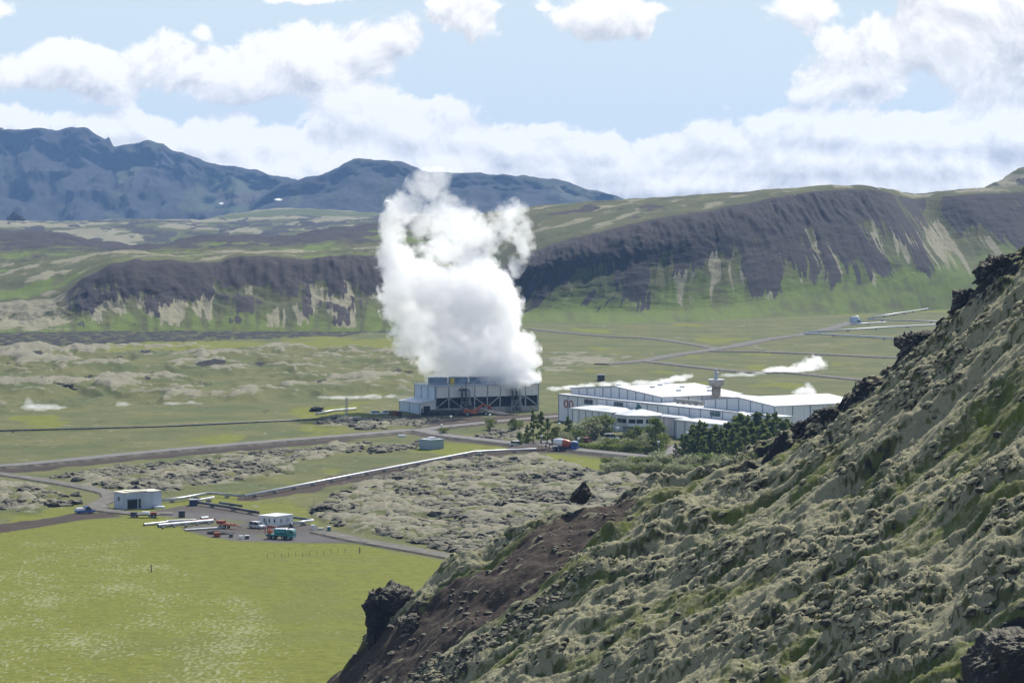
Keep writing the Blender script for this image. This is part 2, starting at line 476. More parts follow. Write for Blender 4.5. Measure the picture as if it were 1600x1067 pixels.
tuss = reg([(-900, 850), (0, 852), (120, 836), (215, 828), (240, 862), (330, 905), (430, 955), (520, 1010), (470, 1080), (330, 1150), (-900, 1300)], 30, 1.2)
lavas = [
 [(486, 800), (560, 756), (650, 728), (760, 711), (850, 716), (950, 740), (1200, 748), (1200, 900), (735, 872), (690, 858), (600, 838), (520, 820)],
 [(52, 746), (200, 730), (350, 714), (500, 700), (585, 694), (560, 706), (480, 716), (430, 738), (330, 760), (262, 772), (175, 764)],
 [(-300, 742), (0, 750), (90, 768), (150, 780), (60, 800), (-300, 808)],
 [(520, 652), (620, 655), (700, 654), (660, 666), (580, 672), (490, 664)],
 [(735, 684), (770, 674), (825, 668), (818, 688), (770, 689)],
 [(585, 698), (660, 693), (640, 703), (560, 712)],
]
L = np.zeros_like(GX)
for p in lavas: L = np.maximum(L, reg(p, 12, 1.3))
hum = reg([(-600, 556), (60, 540), (400, 545), (660, 548), (660, 600), (560, 620), (300, 628), (0, 640), (-600, 640)], 12, 0.7)
hum2 = reg([(850, 556), (990, 554), (960, 572), (860, 580)], 8)
dark_far = reg([(-600, 520), (150, 516), (420, 514), (640, 517), (560, 524), (420, 530), (230, 536), (120, 546), (-600, 556)], 5, 0.35)
green_far = reg([(90, 545), (220, 531), (420, 532), (640, 528), (640, 545), (380, 548), (180, 558)], 6, 0.4)
yard = reg([(228, 800), (300, 786), (345, 786), (410, 806), (470, 818), (530, 830), (580, 846), (480, 850), (400, 846), (330, 840), (290, 826), (330, 812), (250, 806)], 4, 0.4)
redsoil = reg([(-600, 850), (-100, 830), (60, 812), (128, 801), (160, 800), (190, 806), (130, 812), (0, 833), (-600, 868)], 3, 0.1)
plantyard = reg([(585, 652), (640, 648), (700, 652), (760, 650), (870, 646), (870, 655), (760, 664), (690, 668), (600, 660)], 4, 0.3)
halls = reg([(860, 655), (1000, 690), (1150, 705), (1400, 690), (1400, 620), (1100, 600), (880, 605)], 4, 0.2)
pipe_d = line_d(GX, GY, W(PIPES['main']))
pipe_soil = sst(9, 3.5, pipe_d + (wob2) * 0.4) * (GPX > 370) * sst(-1.5, 2.0, line_d(GX, GY + 4.5, W(PIPES['main'])) * 0 + 3)
rd = np.full(GX.shape, 1e9); roadverge = np.zeros_like(GX)
for nm, line, hw, zz in road_w:
    q = line_d(GX, GY, line[::2].tolist() + [line[-1].tolist()])
    rd = np.minimum(rd, q - hw)
    if nm == 'road': roadverge = np.maximum(roadverge, sst(hw + 8, hw + 2.5, q + wob2 * 0.2))
ml = road_w[0][1]; side = np.interp(GX, ml[:, 0], ml[:, 1]) - GY
embank = sst(30, 18, side + 2.5 * wob2 / 6) * sst(-1, 2, side) * sst(640, 480, GPX) * (GPX < 660)
flat = np.maximum.reduce([sst(9, 2, rd), yard, plantyard, halls, sst(6, 2, pipe_d), field * 0.7])
f1, f2, cid = worley(GX / 3.1 + fbm(GX / 5, GY / 5, 2, 8) * 0.5, GY / 3.1, 2)
lump = np.sqrt(np.clip(1 - (f1 / 0.72) ** 2, 0, 1)) * (0.3 + 0.9 * cid)
big = fbm(GX / 22, GY / 22, 4, 5)
mound = np.clip(fbm(GX / 45, GY / 90, 3, 77) + 0.15, 0, None)
mfine = fbm(GX / 7, GY / 9, 4, 45)
ridgy = 1 - np.abs(fbm(GX / 70 + 0.6 * fbm(GX / 30, GY / 60, 2, 61), GY / 150, 3, 62)) * 2.2
GZ = (1 - flat) * (L * (0.95 * lump + 1.3 * big) + hum * (4.2 * mound + 2.6 * np.clip(ridgy, 0, 1) + 0.7 * mfine) + (1 - L) * (1 - hum) * (0.35 * big + 0.15 * mfine) + hum2 * 1.2 * mound)
GZ += field * 0.12 * fbm(GX / 2.2, GY / 2.2, 3, 91) * (1 - yard)
GZ = np.where(D < 450, GZ * 0.5, GZ)
GZ += sst(2300, 5000, D) * 0 - sst(8000, 14000, D) * 4
lum_m = sst(-0.35, 0.35, lump - 0.42 + 0.5 * mfine)
moss_m = L * (0.1 + 0.85 * lum_m) * (0.45 + 0.6 * sst(-0.4, 0.35, big + 0.5 * mfine))
streak = fbm(GX / 16, GY / 22, 4, 23)
fleck = fbm(GX / 4.5, GY / 7, 4, 24)
moss_m = np.maximum(moss_m, (1 - field) * (1 - L) * (1 - halls) * 0.5 * sst(0.25, 0.8, fleck + 0.35 * streak))
rock_m0 = (1 - field) * (1 - L) * (1 - halls) * 0.5 * sst(0.35, 0.85, -fleck + 0.3 * streak)
crest = sst(0.58, 1.1, 0.8 * mound + 0.75 * np.clip(ridgy, 0, 1) + 0.35 * mfine)
moss_m = np.maximum(moss_m, hum * crest * 1.05)
moss_m = np.maximum(moss_m, hum2 * sst(-0.3, 0.3, mfine + big))
gen = fbm(GX / 60, GY / 140, 4, 21)
streak = fbm(GX / 16, GY / 22, 4, 23)
moss_m = np.maximum(moss_m, (1 - field) * (1 - halls) * 0.55 * sst(0.25, 0.95, 0.7 * gen + 0.6 * streak + 0.2 * mfine))
rock_m = L * (1 - 0.9 * lum_m) * sst(-0.3, 0.5, mfine + 0.45 - 0.4 * big) * 1.0
rock_m = np.maximum(rock_m, rock_m0); rock_m = np.maximum(rock_m, hum * sst(0.55, 0.9, fbm(GX / 30, GY / 70, 4, 71) + 0.3 * mfine) * 0.9)
rock_m = np.maximum(rock_m, dark_far * (0.45 + 0.5 * sst(-0.3, 0.4, mfine)))
bright_m = np.maximum(field * (0.95 - 0.38 * sst(-0.1, 0.7, gen + 0.7 * streak)), green_far * (0.75 + 0.2 * mfine))
bright_m = np.maximum(bright_m, (1 - L) * 0.7 * sst(0.15, 0.7, fbm(GX / 45, GY / 110, 4, 55)) * (1 - hum * 0.6))
bright_m = np.maximum(bright_m, 0.85 * reg([(690, 690), (800, 697), (830, 706), (700, 712), (640, 705)], 8, 0.4))
bright_m = np.maximum(bright_m, 0.9 * reg([(850, 708), (950, 716), (960, 735), (1180, 744), (1180, 752), (940, 744), (860, 722)], 6, 0.3))
stroke = fbm(GX / 0.7 + 0.8 * fbm(GX / 4, GY / 4, 2, 12), GY / 1.9, 3, 14)
pale_m = field * tuss * sst(-0.25, 0.45, stroke + 0.5 * fbm(GX / 14, GY / 22, 4, 15)) * 0.56
pale_m = np.maximum(pale_m, field * (1 - tuss) * 0.4 * sst(0.15, 0.7, stroke + 0.5 * gen))
soil_m = np.maximum.reduce([redsoil * 0.95, pipe_soil * 0.85, plantyard * 0.85, roadverge * 0.7 * (1 - L * 0.3)])
gravel_m = yard * (0.95 - 0.5 * sst(0.1, 0.6, streak)); soil_m = np.maximum(soil_m, embank * 0.9); rock_m = np.maximum(rock_m, 0.5 * embank)
fld_cut = 1 - np.maximum(yard, redsoil)
ground = grid_obj('ground', GX, GY, GZ, 'ground', bright_m * fld_cut, moss_m * (1 - np.maximum(roadverge, embank)) * fld_cut, rock_m * (1 - roadverge) * fld_cut, soil_m, gravel_m, pale_m * fld_cut)

# roads: cambered strips with sloping shoulders
MAT['asphalt'] = plain('asphalt', (0.118, 0.110, 0.102), 0.85, 0.12, 0.3, bump=0.2)
MAT['track_gravel'] = plain('track_gravel', (0.118, 0.108, 0.088), 0.95, 0.2, 0.4, bump=0.3)
MAT['shoulder'] = plain('road_shoulder', (0.070, 0.064, 0.050), 0.95, 0.3, 0.3, bump=0.3)
for i, (nm, line, hw, zz) in enumerate(road_w):
    p = line; t = np.gradient(p, axis=0); t /= np.linalg.norm(t, axis=1, keepdims=True)
    nrm = np.stack([-t[:, 1], t[:, 0]], 1)
    zo = zz + 0.012 * i
    prof = [(-hw - 2.6 * zz - 0.3, -0.35), (-hw, zo), (-hw * 0.5, zo + 0.05), (0, zo + 0.07), (hw * 0.5, zo + 0.05), (hw, zo), (hw + 2.6 * zz + 0.3, -0.35)]
    m = MB(); k = len(prof); vs = []
    for q, nn in zip(p, nrm):
        for (o_, z_) in prof: vs.append((q[0] + nn[0] * o_, q[1] + nn[1] * o_, z_))
    fs, ms = [], []
    for a in range(len(p) - 1):
        for b in range(k - 1):
            fs.append((a * k + b, a * k + b + 1, (a + 1) * k + b + 1, (a + 1) * k + b)); ms.append(1 if b in (0, k - 2) else 0)
    m.add(vs, fs); m.m = ms
    o = m.build(nm, ['asphalt' if nm == 'road' else 'track_gravel', 'shoulder']); o['kind'] = 'structure'

# ------------------------------------------------------------------ hills (lofted from surveyed lines)
def crom(a, n):
    """resample control points (K, ...) with Catmull-Rom, n steps per span"""
    K = len(a); out = []
    pp = np.concatenate([[2 * a[0] - a[1]], a, [2 * a[-1] - a[-2]]])
    ns = n if isinstance(n, (list, tuple)) else [n] * (K - 1)
    for i in range(K - 1):
        A_, B_, C_, D_ = pp[i], pp[i + 1], pp[i + 2], pp[i + 3]
        for t in np.arange(ns[i]) / ns[i]:
            m0, m1 = 0.5 * (C_ - A_) * 0.7, 0.5 * (D_ - B_) * 0.7
            out.append((2 * t**3 - 3 * t * t + 1) * B_ + (t**3 - 2 * t * t + t) * m0 + (-2 * t**3 + 3 * t * t) * C_ + (t**3 - t * t) * m1)
    out.append(a[-1]); return np.array(out)

def loft(rows, ncol, nrow):
    """rows: list of lists of world points, all of one length"""
    Rw = np.array(rows, float)                       # K, C, 3
    Rw = np.stack([crom(r, ncol) for r in Rw])       # K, C', 3
    S = crom(Rw, nrow)
    ns = nrow if isinstance(nrow, (list, tuple)) else [nrow] * (len(rows) - 1)
    v = np.concatenate([i + np.arange(n) / n for i, n in enumerate(ns)] + [[len(rows) - 1]])
    seg = np.linalg.norm(np.diff(Rw[len(rows) // 2], axis=0), axis=1)
    u = np.concatenate([[0], np.cumsum(seg)])
    V, U = np.meshgrid(v, u, indexing='ij')
    c = np.arange(S.shape[1]) / ncol
    return S[..., 0], S[..., 1], S[..., 2], U, V, np.broadcast_to(c, V.shape)

def PL(lst): return [tuple(P(a, b, d)) for a, b, d in lst]
def ground_line(lst): return [tuple(at(a, b)) for a, b in lst]

# right ridge
foot = [(745, 506), (830, 503), (960, 506), (1060, 503), (1180, 497), (1305, 492), (1410, 487), (1480, 484), (1540, 482), (1620, 480), (1720, 480), (1900, 480)]
lowr = [(748, 492, 2070), (850, 487, 2060), (960, 488, 2052), (1055, 484, 2062), (1165, 472, 2090), (1285, 455, 2140), (1395, 440, 2200), (1465, 432, 2240), (1525, 426, 2280), (1605, 420, 2290), (1700, 420, 2290), (1880, 420, 2290)]
brow = [(770, 425, 2140), (848, 388, 2150), (920, 367, 2160), (1010, 346, 2175), (1112, 329, 2205), (1205, 311, 2260), (1295, 297, 2310), (1375, 298.5, 2370), (1428, 312, 2480), (1500, 305, 2460), (1585, 302, 2470), (1760, 300, 2490)]
midf = [tuple(np.array(a) * 0.5 + np.array(b) * 0.5 + np.array((0, 3, -6))) for a, b in zip(lowr, brow)]
sky_ = [(740, 335, 2750), (850, 321, 2650), (930, 314, 2600), (1010, 309.5, 2560), (1120, 302.5, 2500), (1212, 297, 2450), (1302, 292, 2400), (1372, 294.5, 2450), (1424, 304.5, 2620), (1490, 298, 2580), (1565, 294, 2590), (1740, 290, 2600)]
back = [(a, b + 30, d + 500) for a, b, d in sky_]
under = [tuple(Vector(q) + Vector((0, -25, -5))) for q in ground_line(foot)]
X, Y, Z, U, V, C = loft([under, ground_line(foot), PL(lowr), PL(midf), PL(brow), PL(sky_), PL(back)], 52, [2, 14, 60, 80, 46, 6])
w = np.clip((V - 2) / 2, 0, 1); onface = sst(1.6, 2.2, V) * sst(4.15, 3.9, V)
sl = U - 30 * w + 5 * fbm(U / 50, w * 2, 2, 4)
g1 = fbm(sl / 26, w * 1.1 + 0.2, 4, 31); g2 = fbm(sl / 9, w * 1.8, 4, 32); g4 = fbm(sl / 2.6, w * 2.2, 4, 35); g3 = fbm(U / 14, (V) * 9, 4, 36)
dz = onface * np.sin(np.pi * np.clip(w, 0, 1)) * (1.9 * g1 + 0.55 * g2) + 0.6 * fbm(X / 22, Z / 9, 4, 47) + 0.30 * g3 * onface + sst(3.9, 4.2, V) * sst(6, 5.3, V) * 1.0 * fbm(X / 40, Y / 60, 4, 38)
cl = sst(0.62, 0.72, w) * sst(1.02, 0.94, w) * sst(7.4, 6.4, C) * onface
dz = dz + cl * 1.6 * (fbm(U / 8, w * 5, 4, 39))
Z = Z + dz; Y = Y - onface * 0.5 * dz
bias = -0.75 * np.exp(-((C - 8.0) / 0.75) ** 2) + 0.25 * np.exp(-((C - 9.7) / 0.8) ** 2) + 0.12 * np.exp(-((C - 4) / 2.2) ** 2) - 0.5 * sst(1.0, 0.2, C)
scree = onface * sst(0.36, 0.66, w * 0.95 + 0.50 * g1 + 0.34 * g2 + 0.22 * g4 + bias * 0.6 + 0.08)
g5 = fbm(sl / 15, w * 0.9, 4, 49)
mossf = onface * sst(0.05, 0.6, 1.0 * g5 + 0.45 * g2 + 0.35 * g4 + 0.30 - 1.25 * np.abs(w - 0.40)) * 0.9 * (1 - scree * 0.45)
plat = sst(3.95, 4.25, V)
mossp = plat * (0.05 + 0.6 * sst(-0.2, 0.6, fbm(X / 28, Y / 60, 5, 41)))
rockp = plat * sst(0.2, 0.7, fbm(X / 45, Y / 100, 5, 43)) * 0.85
brightf = (1 - plat) * sst(0.75, 0.1, w) * (0.6 + 0.15 * g2 + 0.3 * fbm(X / 18, Z / 10, 4, 48)) + plat * 0.4 * sst(0.1, 0.5, fbm(X / 50, Y / 120, 3, 44))
grid_obj('ridge', X, Y, Z, 'hills', brightf, np.maximum(mossf, mossp), np.maximum(np.maximum(scree, cl * 0.9), rockp))

# hill over the top right corner
X, Y, Z, U, V, C = loft([PL([(1480, 330, 3000), (1540, 320, 3000), (1600, 310, 3000), (1700, 310, 3000), (1850, 320, 3000)]),
                         PL([(1520, 308, 3100), (1556, 286, 3150), (1600, 264, 3200), (1680, 240, 3250), (1860, 235, 3300)]),
                         PL([(1540, 330, 3600), (1580, 320, 3700), (1640, 300, 3700), (1700, 290, 3700), (1860, 290, 3700)])], 30, [40, 10])
Z = Z + 5 * fbm(X / 40, Y / 40, 4, 51) * sst(0, 0.6, V)
grid_obj('hill', X, Y, Z, 'hills', 0.2, 0.7 * sst(-0.3, 0.3, fbm(X / 50, Z / 20, 4, 52)), 0.6 * sst(0.2, 0.5, fbm(X / 40, Z / 15, 4, 53)))

# left hill with lava cliff and plateau
foot = [(-260, 524), (-120, 522), (0, 520), (60, 519), (110, 518), (160, 518), (200, 517), (280, 517), (350, 517), (470, 518), (570, 518), (660, 516), (730, 514), (785, 512)]
brow = [(-260, 476, 2000), (-120, 474, 1990), (0, 470, 1985), (55, 462, 1980), (105, 452, 1975), (150, 431, 1970), (184, 415, 1970), (270, 408, 1975), (342, 405, 1975), (465, 401, 1980), (562, 399, 1985), (640, 402, 2000), (715, 440, 1990), (775, 503, 1960)]
midf = [(a[0] * 0.5 + b[0] * 0.5, a[1] * 0.5 + b[1] * 0.5 + 6, at(*a).y * 0.5 + b[2] * 0.5) for a, b in zip(foot, brow)]
sw = [(-260, 440, 2250), (-120, 436, 2250), (0, 425, 2250), (60, 415, 2250), (110, 410, 2250), (155, 402, 2250), (190, 399, 2250), (270, 400, 2250), (342, 398, 2250), (465, 396, 2230), (562, 394, 2230), (650, 396, 2240), (715, 432, 2240), (775, 490, 2200)]
r1 = [(-260, 366, 3000), (-120, 361, 3000), (0, 360, 3000), (75, 364, 3000), (147, 375, 2950), (217, 386, 2900), (271, 381, 2900), (330, 368, 2950), (388, 367, 2950), (446, 372, 2950), (504, 360, 3000), (581, 350, 3050), (690, 343, 3100), (790, 400, 2900)]
r1b = [(a, b + 14, d + 250) for a, b, d in r1]
under = [tuple(Vector(q) + Vector((0, -30, -6))) for q in ground_line(foot)]
X, Y, Z, U, V, C = loft([under, ground_line(foot), PL(midf), PL(brow), PL(sw), PL(r1), PL(r1b)], 42, [2, 60, 70, 22, 60, 8])
w = np.clip((V - 1) / 2, 0, 1); onface = sst(1.0, 1.3, V) * sst(3.1, 2.95, V)
g1 = fbm(U / 34 + 0.7 * w, w * 2.0, 4, 131); g2 = fbm(U / 8, w * 1.6, 4, 132); g4 = fbm(U / 2.4, w * 2.2, 4, 135); g3 = fbm(U / 12, V * 8, 4, 136)
cliff = sst(0.66, 0.74, w + 0.06 * g2) * sst(1.03, 0.95, w) * sst(7.6, 8.2, C) * sst(11.2, 10.4, C) * onface
dz = onface * np.sin(np.pi * w) * (3.6 * g1 + 0.5 * g2) + 0.35 * g3 * onface + sst(2.0, 2.9, V) * sst(3.6, 3.0, V) * 5.0 * fbm(U / 60, V * 0.7, 4, 137) + cliff * 2.0 * fbm(U / 7, w * 4, 4, 139)
plat = sst(2.95, 3.25, V)
big = fbm(X / 70, Y / 110, 5, 141); bg2 = fbm(X / 22, Y / 40, 4, 142)
dz = dz + plat * sst(6, 5, V) * (4.0 * big + 1.5 * bg2) * sst(3.0, 3.6, V)
Z = Z + dz; Y = Y - onface * 0.5 * dz
lowleft = sst(4.6, 3.6, C)
scree = onface * sst(0.34, 0.68, w * 1.0 + 0.55 * g1 + 0.30 * g2 + 0.20 * g4 + 0.02)
g5 = fbm(U / 22 + 0.5 * w, w * 1.3, 4, 149)
mossf = 0.9 * onface * sst(0.0, 0.6, 1.1 * g5 + 0.4 * g2 + 0.3 * g4 + 0.22 - 1.1 * np.abs(w - 0.42)) * (1 - 0.4 * scree)
v5 = np.clip((V - 4) / 1, 0, 1)
darkr = plat * sst(0.25, 0.65, v5 * 0.85 + 0.45 * big + 0.35 * bg2 + 0.05 - 0.25 * sst(10, 12, C)) * sst(6, 5.3, V) * sst(3.9, 4.3, V)
mossp = plat * 0.75 * sst(0.0, 0.6, big * 1.0 + 0.8 * bg2) * (1 - 0.9 * darkr)
brightf = (1 - plat) * sst(0.85, 0.1, w) * (0.6 + 0.4 * g2) + plat * 0.75 * sst(-0.05, 0.4, -big + 0.4 * bg2)
mossl = lowleft * onface * sst(-0.35, 0.2, bg2 + 0.6 * (w - 0.3)) * 0.9
grid_obj('hill', X, Y, Z, 'hills', brightf, np.maximum.reduce([mossf, mossp, mossl]), np.maximum.reduce([scree * (1 - 0.6 * lowleft), cliff, darkr]))

# low grassy rises behind
X, Y, Z, U, V, C = loft([PL([(-260, 400, 3700), (0, 400, 3700), (120, 400, 3700), (240, 400, 3700), (340, 395, 3700), (460, 392, 3700), (560, 390, 3700), (650, 385, 3700), (900, 385, 3700)]),
                         PL([(-260, 352, 4200), (0, 356, 4200), (120, 358, 4200), (240, 358, 4200), (340, 360, 4200), (460, 358, 4200), (560, 352, 4200), (650, 346, 4200), (900, 345, 4200)]),
                         PL([(-260, 340, 5000), (0, 345, 5000), (136, 347, 5000), (200, 341, 5000), (320, 346, 5000), (457, 341, 5000), (545, 341, 5000), (650, 338, 5000), (900, 340, 5000)]),
                         PL([(-260, 350, 5600), (0, 352, 5600), (136, 352, 5600), (200, 350, 5600), (320, 350, 5600), (457, 350, 5600), (545, 350, 5600), (650, 350, 5600), (900, 350, 5600)])], 50, [30, 40, 6])
bb = fbm(X / 120, Y / 300, 4, 151); b2 = fbm(X / 40, Y / 120, 4, 152)
Z = Z + (6 * bb + 2 * b2) * sst(0, 0.6, V) * sst(3, 2.5, V)
grid_obj('hill', X, Y, Z, 'hills', 0.6 * sst(0, 0.4, -bb + 0.3 * b2), 0.75 * sst(-0.2, 0.3, bb + 0.5 * b2), 0.85 * sst(0.0, 0.4, b2 - 0.6 * bb + 0.1) * sst(260, 120, np.abs(C * 0) + (CX[0, 0] * 0) + 60 + 0 * X))
X, Y, Z, U, V, C = loft([PL([(300, 372, 5100), (360, 372, 5100), (430, 372, 5100), (520, 372, 5100), (600, 372, 5100), (680, 372, 5100)]),
                         PL([(305, 352, 5300), (360, 344, 5300), (430, 340, 5300), (510, 341, 5300), (600, 344, 5300), (680, 350, 5300)]),
                         PL([(310, 348, 5600), (352, 338, 5700), (405, 329.5, 5800), (480, 327, 5800), (560, 332, 5800), (700, 345, 5700)]),
                         PL([(310, 356, 6200), (352, 354, 6200), (405, 352, 6200), (480, 352, 6200), (560, 352, 6200), (700, 356, 6200)])], 60, [14, 44, 6])
bb = fbm(X / 90, Y / 300, 4, 161)
Z = Z + 5 * bb * sst(0, 1, V)
grid_obj('hill', X, Y, Z, 'hills', 0.45, 0.6 * sst(-0.3, 0.3, bb) * sst(1.2, 1.8, V), 0.75 * sst(-0.1, 0.4, -bb) * sst(1.8, 1.0, V))

# far mountains
def mountain(sil, base_y, d0, d1, seed, back=1500, amp=26, mossbias=0.0, brightb=0.3):
    n = len(sil)
    b = [(p[0], base_y, d0) for p in sil]
    m1 = [(p[0], base_y * 0.62 + p[1] * 0.38, d0 * 0.55 + d1 * 0.45) for p in sil]
    m2 = [(p[0], base_y * 0.25 + p[1] * 0.75, d0 * 0.18 + d1 * 0.82) for p in sil]
    t = [(p[0], p[1], d1) for p in sil]
    bk = [(p[0], base_y * 0.6 + p[1] * 0.4, d1 + back) for p in sil]
    X, Y, Z, U, V, C = loft([PL(b), PL(m1), PL(m2), PL(t), PL(bk)], 16, [36, 40, 30, 6])
    e = sst(0, 0.5, V) * sst(3.0, 2.2, V)
    r = 1 - np.abs(fbm(X / 260, V * 0.6 + Z / 900, 4, seed)) * 2
    r2 = fbm(X / 80, V * 2.2, 4, seed + 1)
    Z = Z + e * amp * (r + 0.5 * r2); Y = Y - e * amp * 2.5 * (r + 0.5 * r2)
    Z = Z + sst(2.5, 3.0, V) * 5 * fbm(X / 45, Y / 300, 4, seed + 5)
    k = fbm(X / 300, Z / 150, 4, seed + 2); k2 = fbm(X / 60 + Z / 120, Z / 260, 4, seed + 3)
    return X, Y, Z, V, k, k2
sil = [(-260, 215), (-150, 208), (-60, 204), (0, 201.5), (8, 205), (40, 204), (62, 202), (75, 205), (95, 206), (105, 202.5), (122, 201), (138, 203), (150, 211), (165, 219), (171, 218), (178, 232), (190, 229), (212, 226), (220, 224), (232, 221), (245, 226), (255, 227), (270, 237), (300, 245), (320, 254), (345, 260), (370, 262), (400, 268), (430, 277), (460, 282), (500, 296), (560, 322)]
X, Y, Z, V, k, k2 = mountain(sil, 372, 7400, 9000, 201)
ppx, ppy = to_px(X, Y, Z)
pal = sst(-6, 14, poly_sd(ppx, ppy, [(95, 290), (120, 298), (190, 345), (150, 348), (100, 320)]) + 14 * k2) * sst(-0.15, 0.25, k2)
pal = np.maximum(pal, 0.8 * sst(-4, 8, poly_sd(ppx, ppy, [(30, 238), (48, 236), (52, 246), (36, 248)])))
red = sst(-8, 10, poly_sd(ppx, ppy, [(330, 300), (400, 295), (450, 308), (430, 328), (340, 325)]) + 12 * k2)
grn = sst(-10, 14, poly_sd(ppx, ppy, [(280, 300), (330, 270), (470, 285), (520, 340), (280, 335)]) + 14 * k2)
grid_obj('mountain', X, Y, Z, 'mountain', 0.5 * grn, np.maximum(pal, 0.3 * sst(0.2, 0.6, k2 + 0.4 * k)), 0.85 * (1 - grn * 0.5) * sst(-0.6, 0.1, k + 0.3 * k2 + 0.2), 0.6 * red, 0)
sil = [(380, 330), (440, 285), (462, 281), (490, 275), (515, 268), (528, 262), (540, 255), (552, 250.5), (562, 249), (590, 250.5), (620, 252), (632, 256), (645, 262), (662, 269), (690, 270), (730, 271), (770, 273), (800, 275), (840, 279), (880, 284), (920, 295), (950, 304), (975, 312), (1010, 322), (1060, 340)]
X, Y, Z, V, k, k2 = mountain(sil, 372, 6600, 8000, 231, amp=14)
grid_obj('mountain', X, Y, Z, 'mountain', 0.35 * sst(0.1, 0.5, k2), 0.35 * sst(0.1, 0.5, k2 - k), 0.8 * sst(-0.5, 0.1, k + 0.3 * k2) * sst(3.05, 2.9, V))

# ------------------------------------------------------------------ the near hillside
crest_pts = [(1760, 290, 415), (1680, 340, 418), (1640, 366, 420), (1600, 400, 422), (1540, 450, 425), (1480, 505, 428), (1420, 554, 430), (1350, 612, 432), (1280, 664, 434), (1200, 704, 436), (1130, 740, 437), (1050, 757, 437), (980, 773, 436), (910, 797, 434), (850, 817, 432), (770, 857, 430), (700, 896, 428), (640, 945, 428), (580, 1004, 430), (540, 1042, 430), (510, 1068, 430), (440, 1125, 430), (300, 1240, 430)]
inner = [(600, 1067, 405), (700, 1067, 385), (800, 1067, 365), (1000, 1067, 338), (1200, 1067, 315), (1400, 1067, 297), (1600, 1067, 282), (1800, 1067, 270), (1000, 920, 385), (1200, 880, 370), (1400, 800, 360), (1600, 700, 352), (1600, 550, 385), (1300, 750, 398), (800, 960, 398), (1700, 900, 300), (1000, 1300, 290), (1600, 1400, 230)]
cp = np.array([P(*q) for q in crest_pts + inner])
def tps_fit(p, z, lam=2.0):
    n = len(p); d = np.hypot(p[:, None, 0] - p[None, :, 0], p[:, None, 1] - p[None, :, 1])
    K = np.where(d > 0, d * d * np.log(d + 1e-9), 0) + lam * np.eye(n)
    Q = np.c_[np.ones(n), p]; M = np.block([[K, Q], [Q.T, np.zeros((3, 3))]])
    return np.linalg.solve(M, np.r_[z, 0, 0, 0])
tw = tps_fit(cp[:, :2], cp[:, 2], 30.0)
def tps(x, y):
    out = tw[-3] + tw[-2] * x + tw[-1] * y
    for i in range(len(cp)):
        d2 = (x - cp[i, 0]) ** 2 + (y - cp[i, 1]) ** 2
        out = out + tw[i] * 0.5 * d2 * np.log(d2 + 1e-9)
    return out
_ci = np.argsort(cp[:len(crest_pts), 0]); crx, cry = cp[_ci, 0], cp[_ci, 1]
dh = np.concatenate([np.linspace(170, 258, 30, endpoint=False), np.arange(258, 446, 0.25), np.arange(446, 570, 2.0)])
ch = np.concatenate([np.linspace(-300, 430, 40, endpoint=False), np.arange(430, 1760, 1.9), np.linspace(1762, 2300, 30)])
D, CX = np.meshgrid(dh, ch, indexing='ij')
X, Y = (CX - 800) / F_PX * D, D
yc = np.interp(X, crx, cry)
front = tps(X, np.minimum(Y, yc + 6)); zc = tps(X, yc)
backz = zc - 0.85 * (Y - yc) + 0.8
kk = 1.6; hmix = np.clip(0.5 + 0.5 * (backz - front) / kk, 0, 1)
base = backz * (1 - hmix) + front * hmix - kk * hmix * (1 - hmix)
# fall-line frame: s down the slope, c across it
fs, fc = -0.97 * X - 0.247 * Y, -0.247 * X + 0.97 * Y
wx = X + 0.8 * fbm(X / 3, Y / 3, 3, 301); wy = Y + 0.9 * fbm(X / 3, Y / 3, 3, 302)
rill = fbm(fs / 26, fc / 9, 4, 303)
ws, wc = -0.97 * wx - 0.247 * wy, -0.247 * wx + 0.97 * wy
heap = sst(-0.5, 0.4, fbm(X / 11, Y / 14, 3, 316))
PXh, PYh = to_px(X, Y, base)
def regh(poly, soft, w=1.0): return sst(-soft, soft, poly_sd(PXh, PYh, poly, 1.0) + w * 22 * (fbm(fs / 12, fc / 6, 4, 311)))
band = regh([(390, 1150), (515, 1055), (610, 992), (724, 900), (845, 826), (942, 780), (1004, 773), (965, 820), (874, 892), (784, 952), (704, 1012), (634, 1086), (562, 1150)], 8, 0.45)
strip = regh([(560, 1120), (650, 1060), (790, 960), (900, 905), (960, 870), (900, 925), (800, 990), (700, 1070), (650, 1120)], 8, 0.6)
smooth_g = sst(0.0, 0.5, fbm(fs / 24, fc / 9, 4, 305) + 0.18 - 0.35 * rill)
rough = 1 - 0.97 * band - 0.5 * smooth_g
rough = np.clip(rough, 0.04, 1)
f1, f2, c1 = worley(ws / 3.3, wc / 2.1, 306); l1 = np.clip(1 - (f1 / 0.82) ** 2, 0, 1) ** 0.8 * (0.25 + 0.9 * c1)
f1b, f2b, c2 = worley(ws / 1.5 + 5, wc / 0.95, 307); l2 = np.clip(1 - (f1b / 0.8) ** 2, 0, 1) ** 0.8 * (0.3 + 0.8 * c2)
f1c, f2c, c3 = worley(wx / 0.5 + 9, wy / 0.75, 308); l3 = np.clip(1 - (f1c / 0.8) ** 2, 0, 1)
nearc = np.exp(-((Y - yc + 3) / 9.0) ** 2)
def billow(x, y, sd, o=3):
    t, a = 0.0, 1.0
    for k in range(o):
        t = t + a * np.minimum(1, np.abs(perlin(x, y, sd + 13 * k)) * 2.2) ** 0.8; x, y, a = x * 2.1 + 5.3, y * 2.1 + 1.7, a * 0.55
    return t
bl1 = billow(ws / 4.6, wc / 3.0, 331, 3); bl2 = billow(wx / 1.05, wy / 1.35, 335, 2)
craggy = nearc * sst(26, 40, X)
crag_n = np.abs(fbm(X / 9, Y / 9, 4, 309))
micro = fbm(X / 0.7, Y / 1.1, 4, 310)
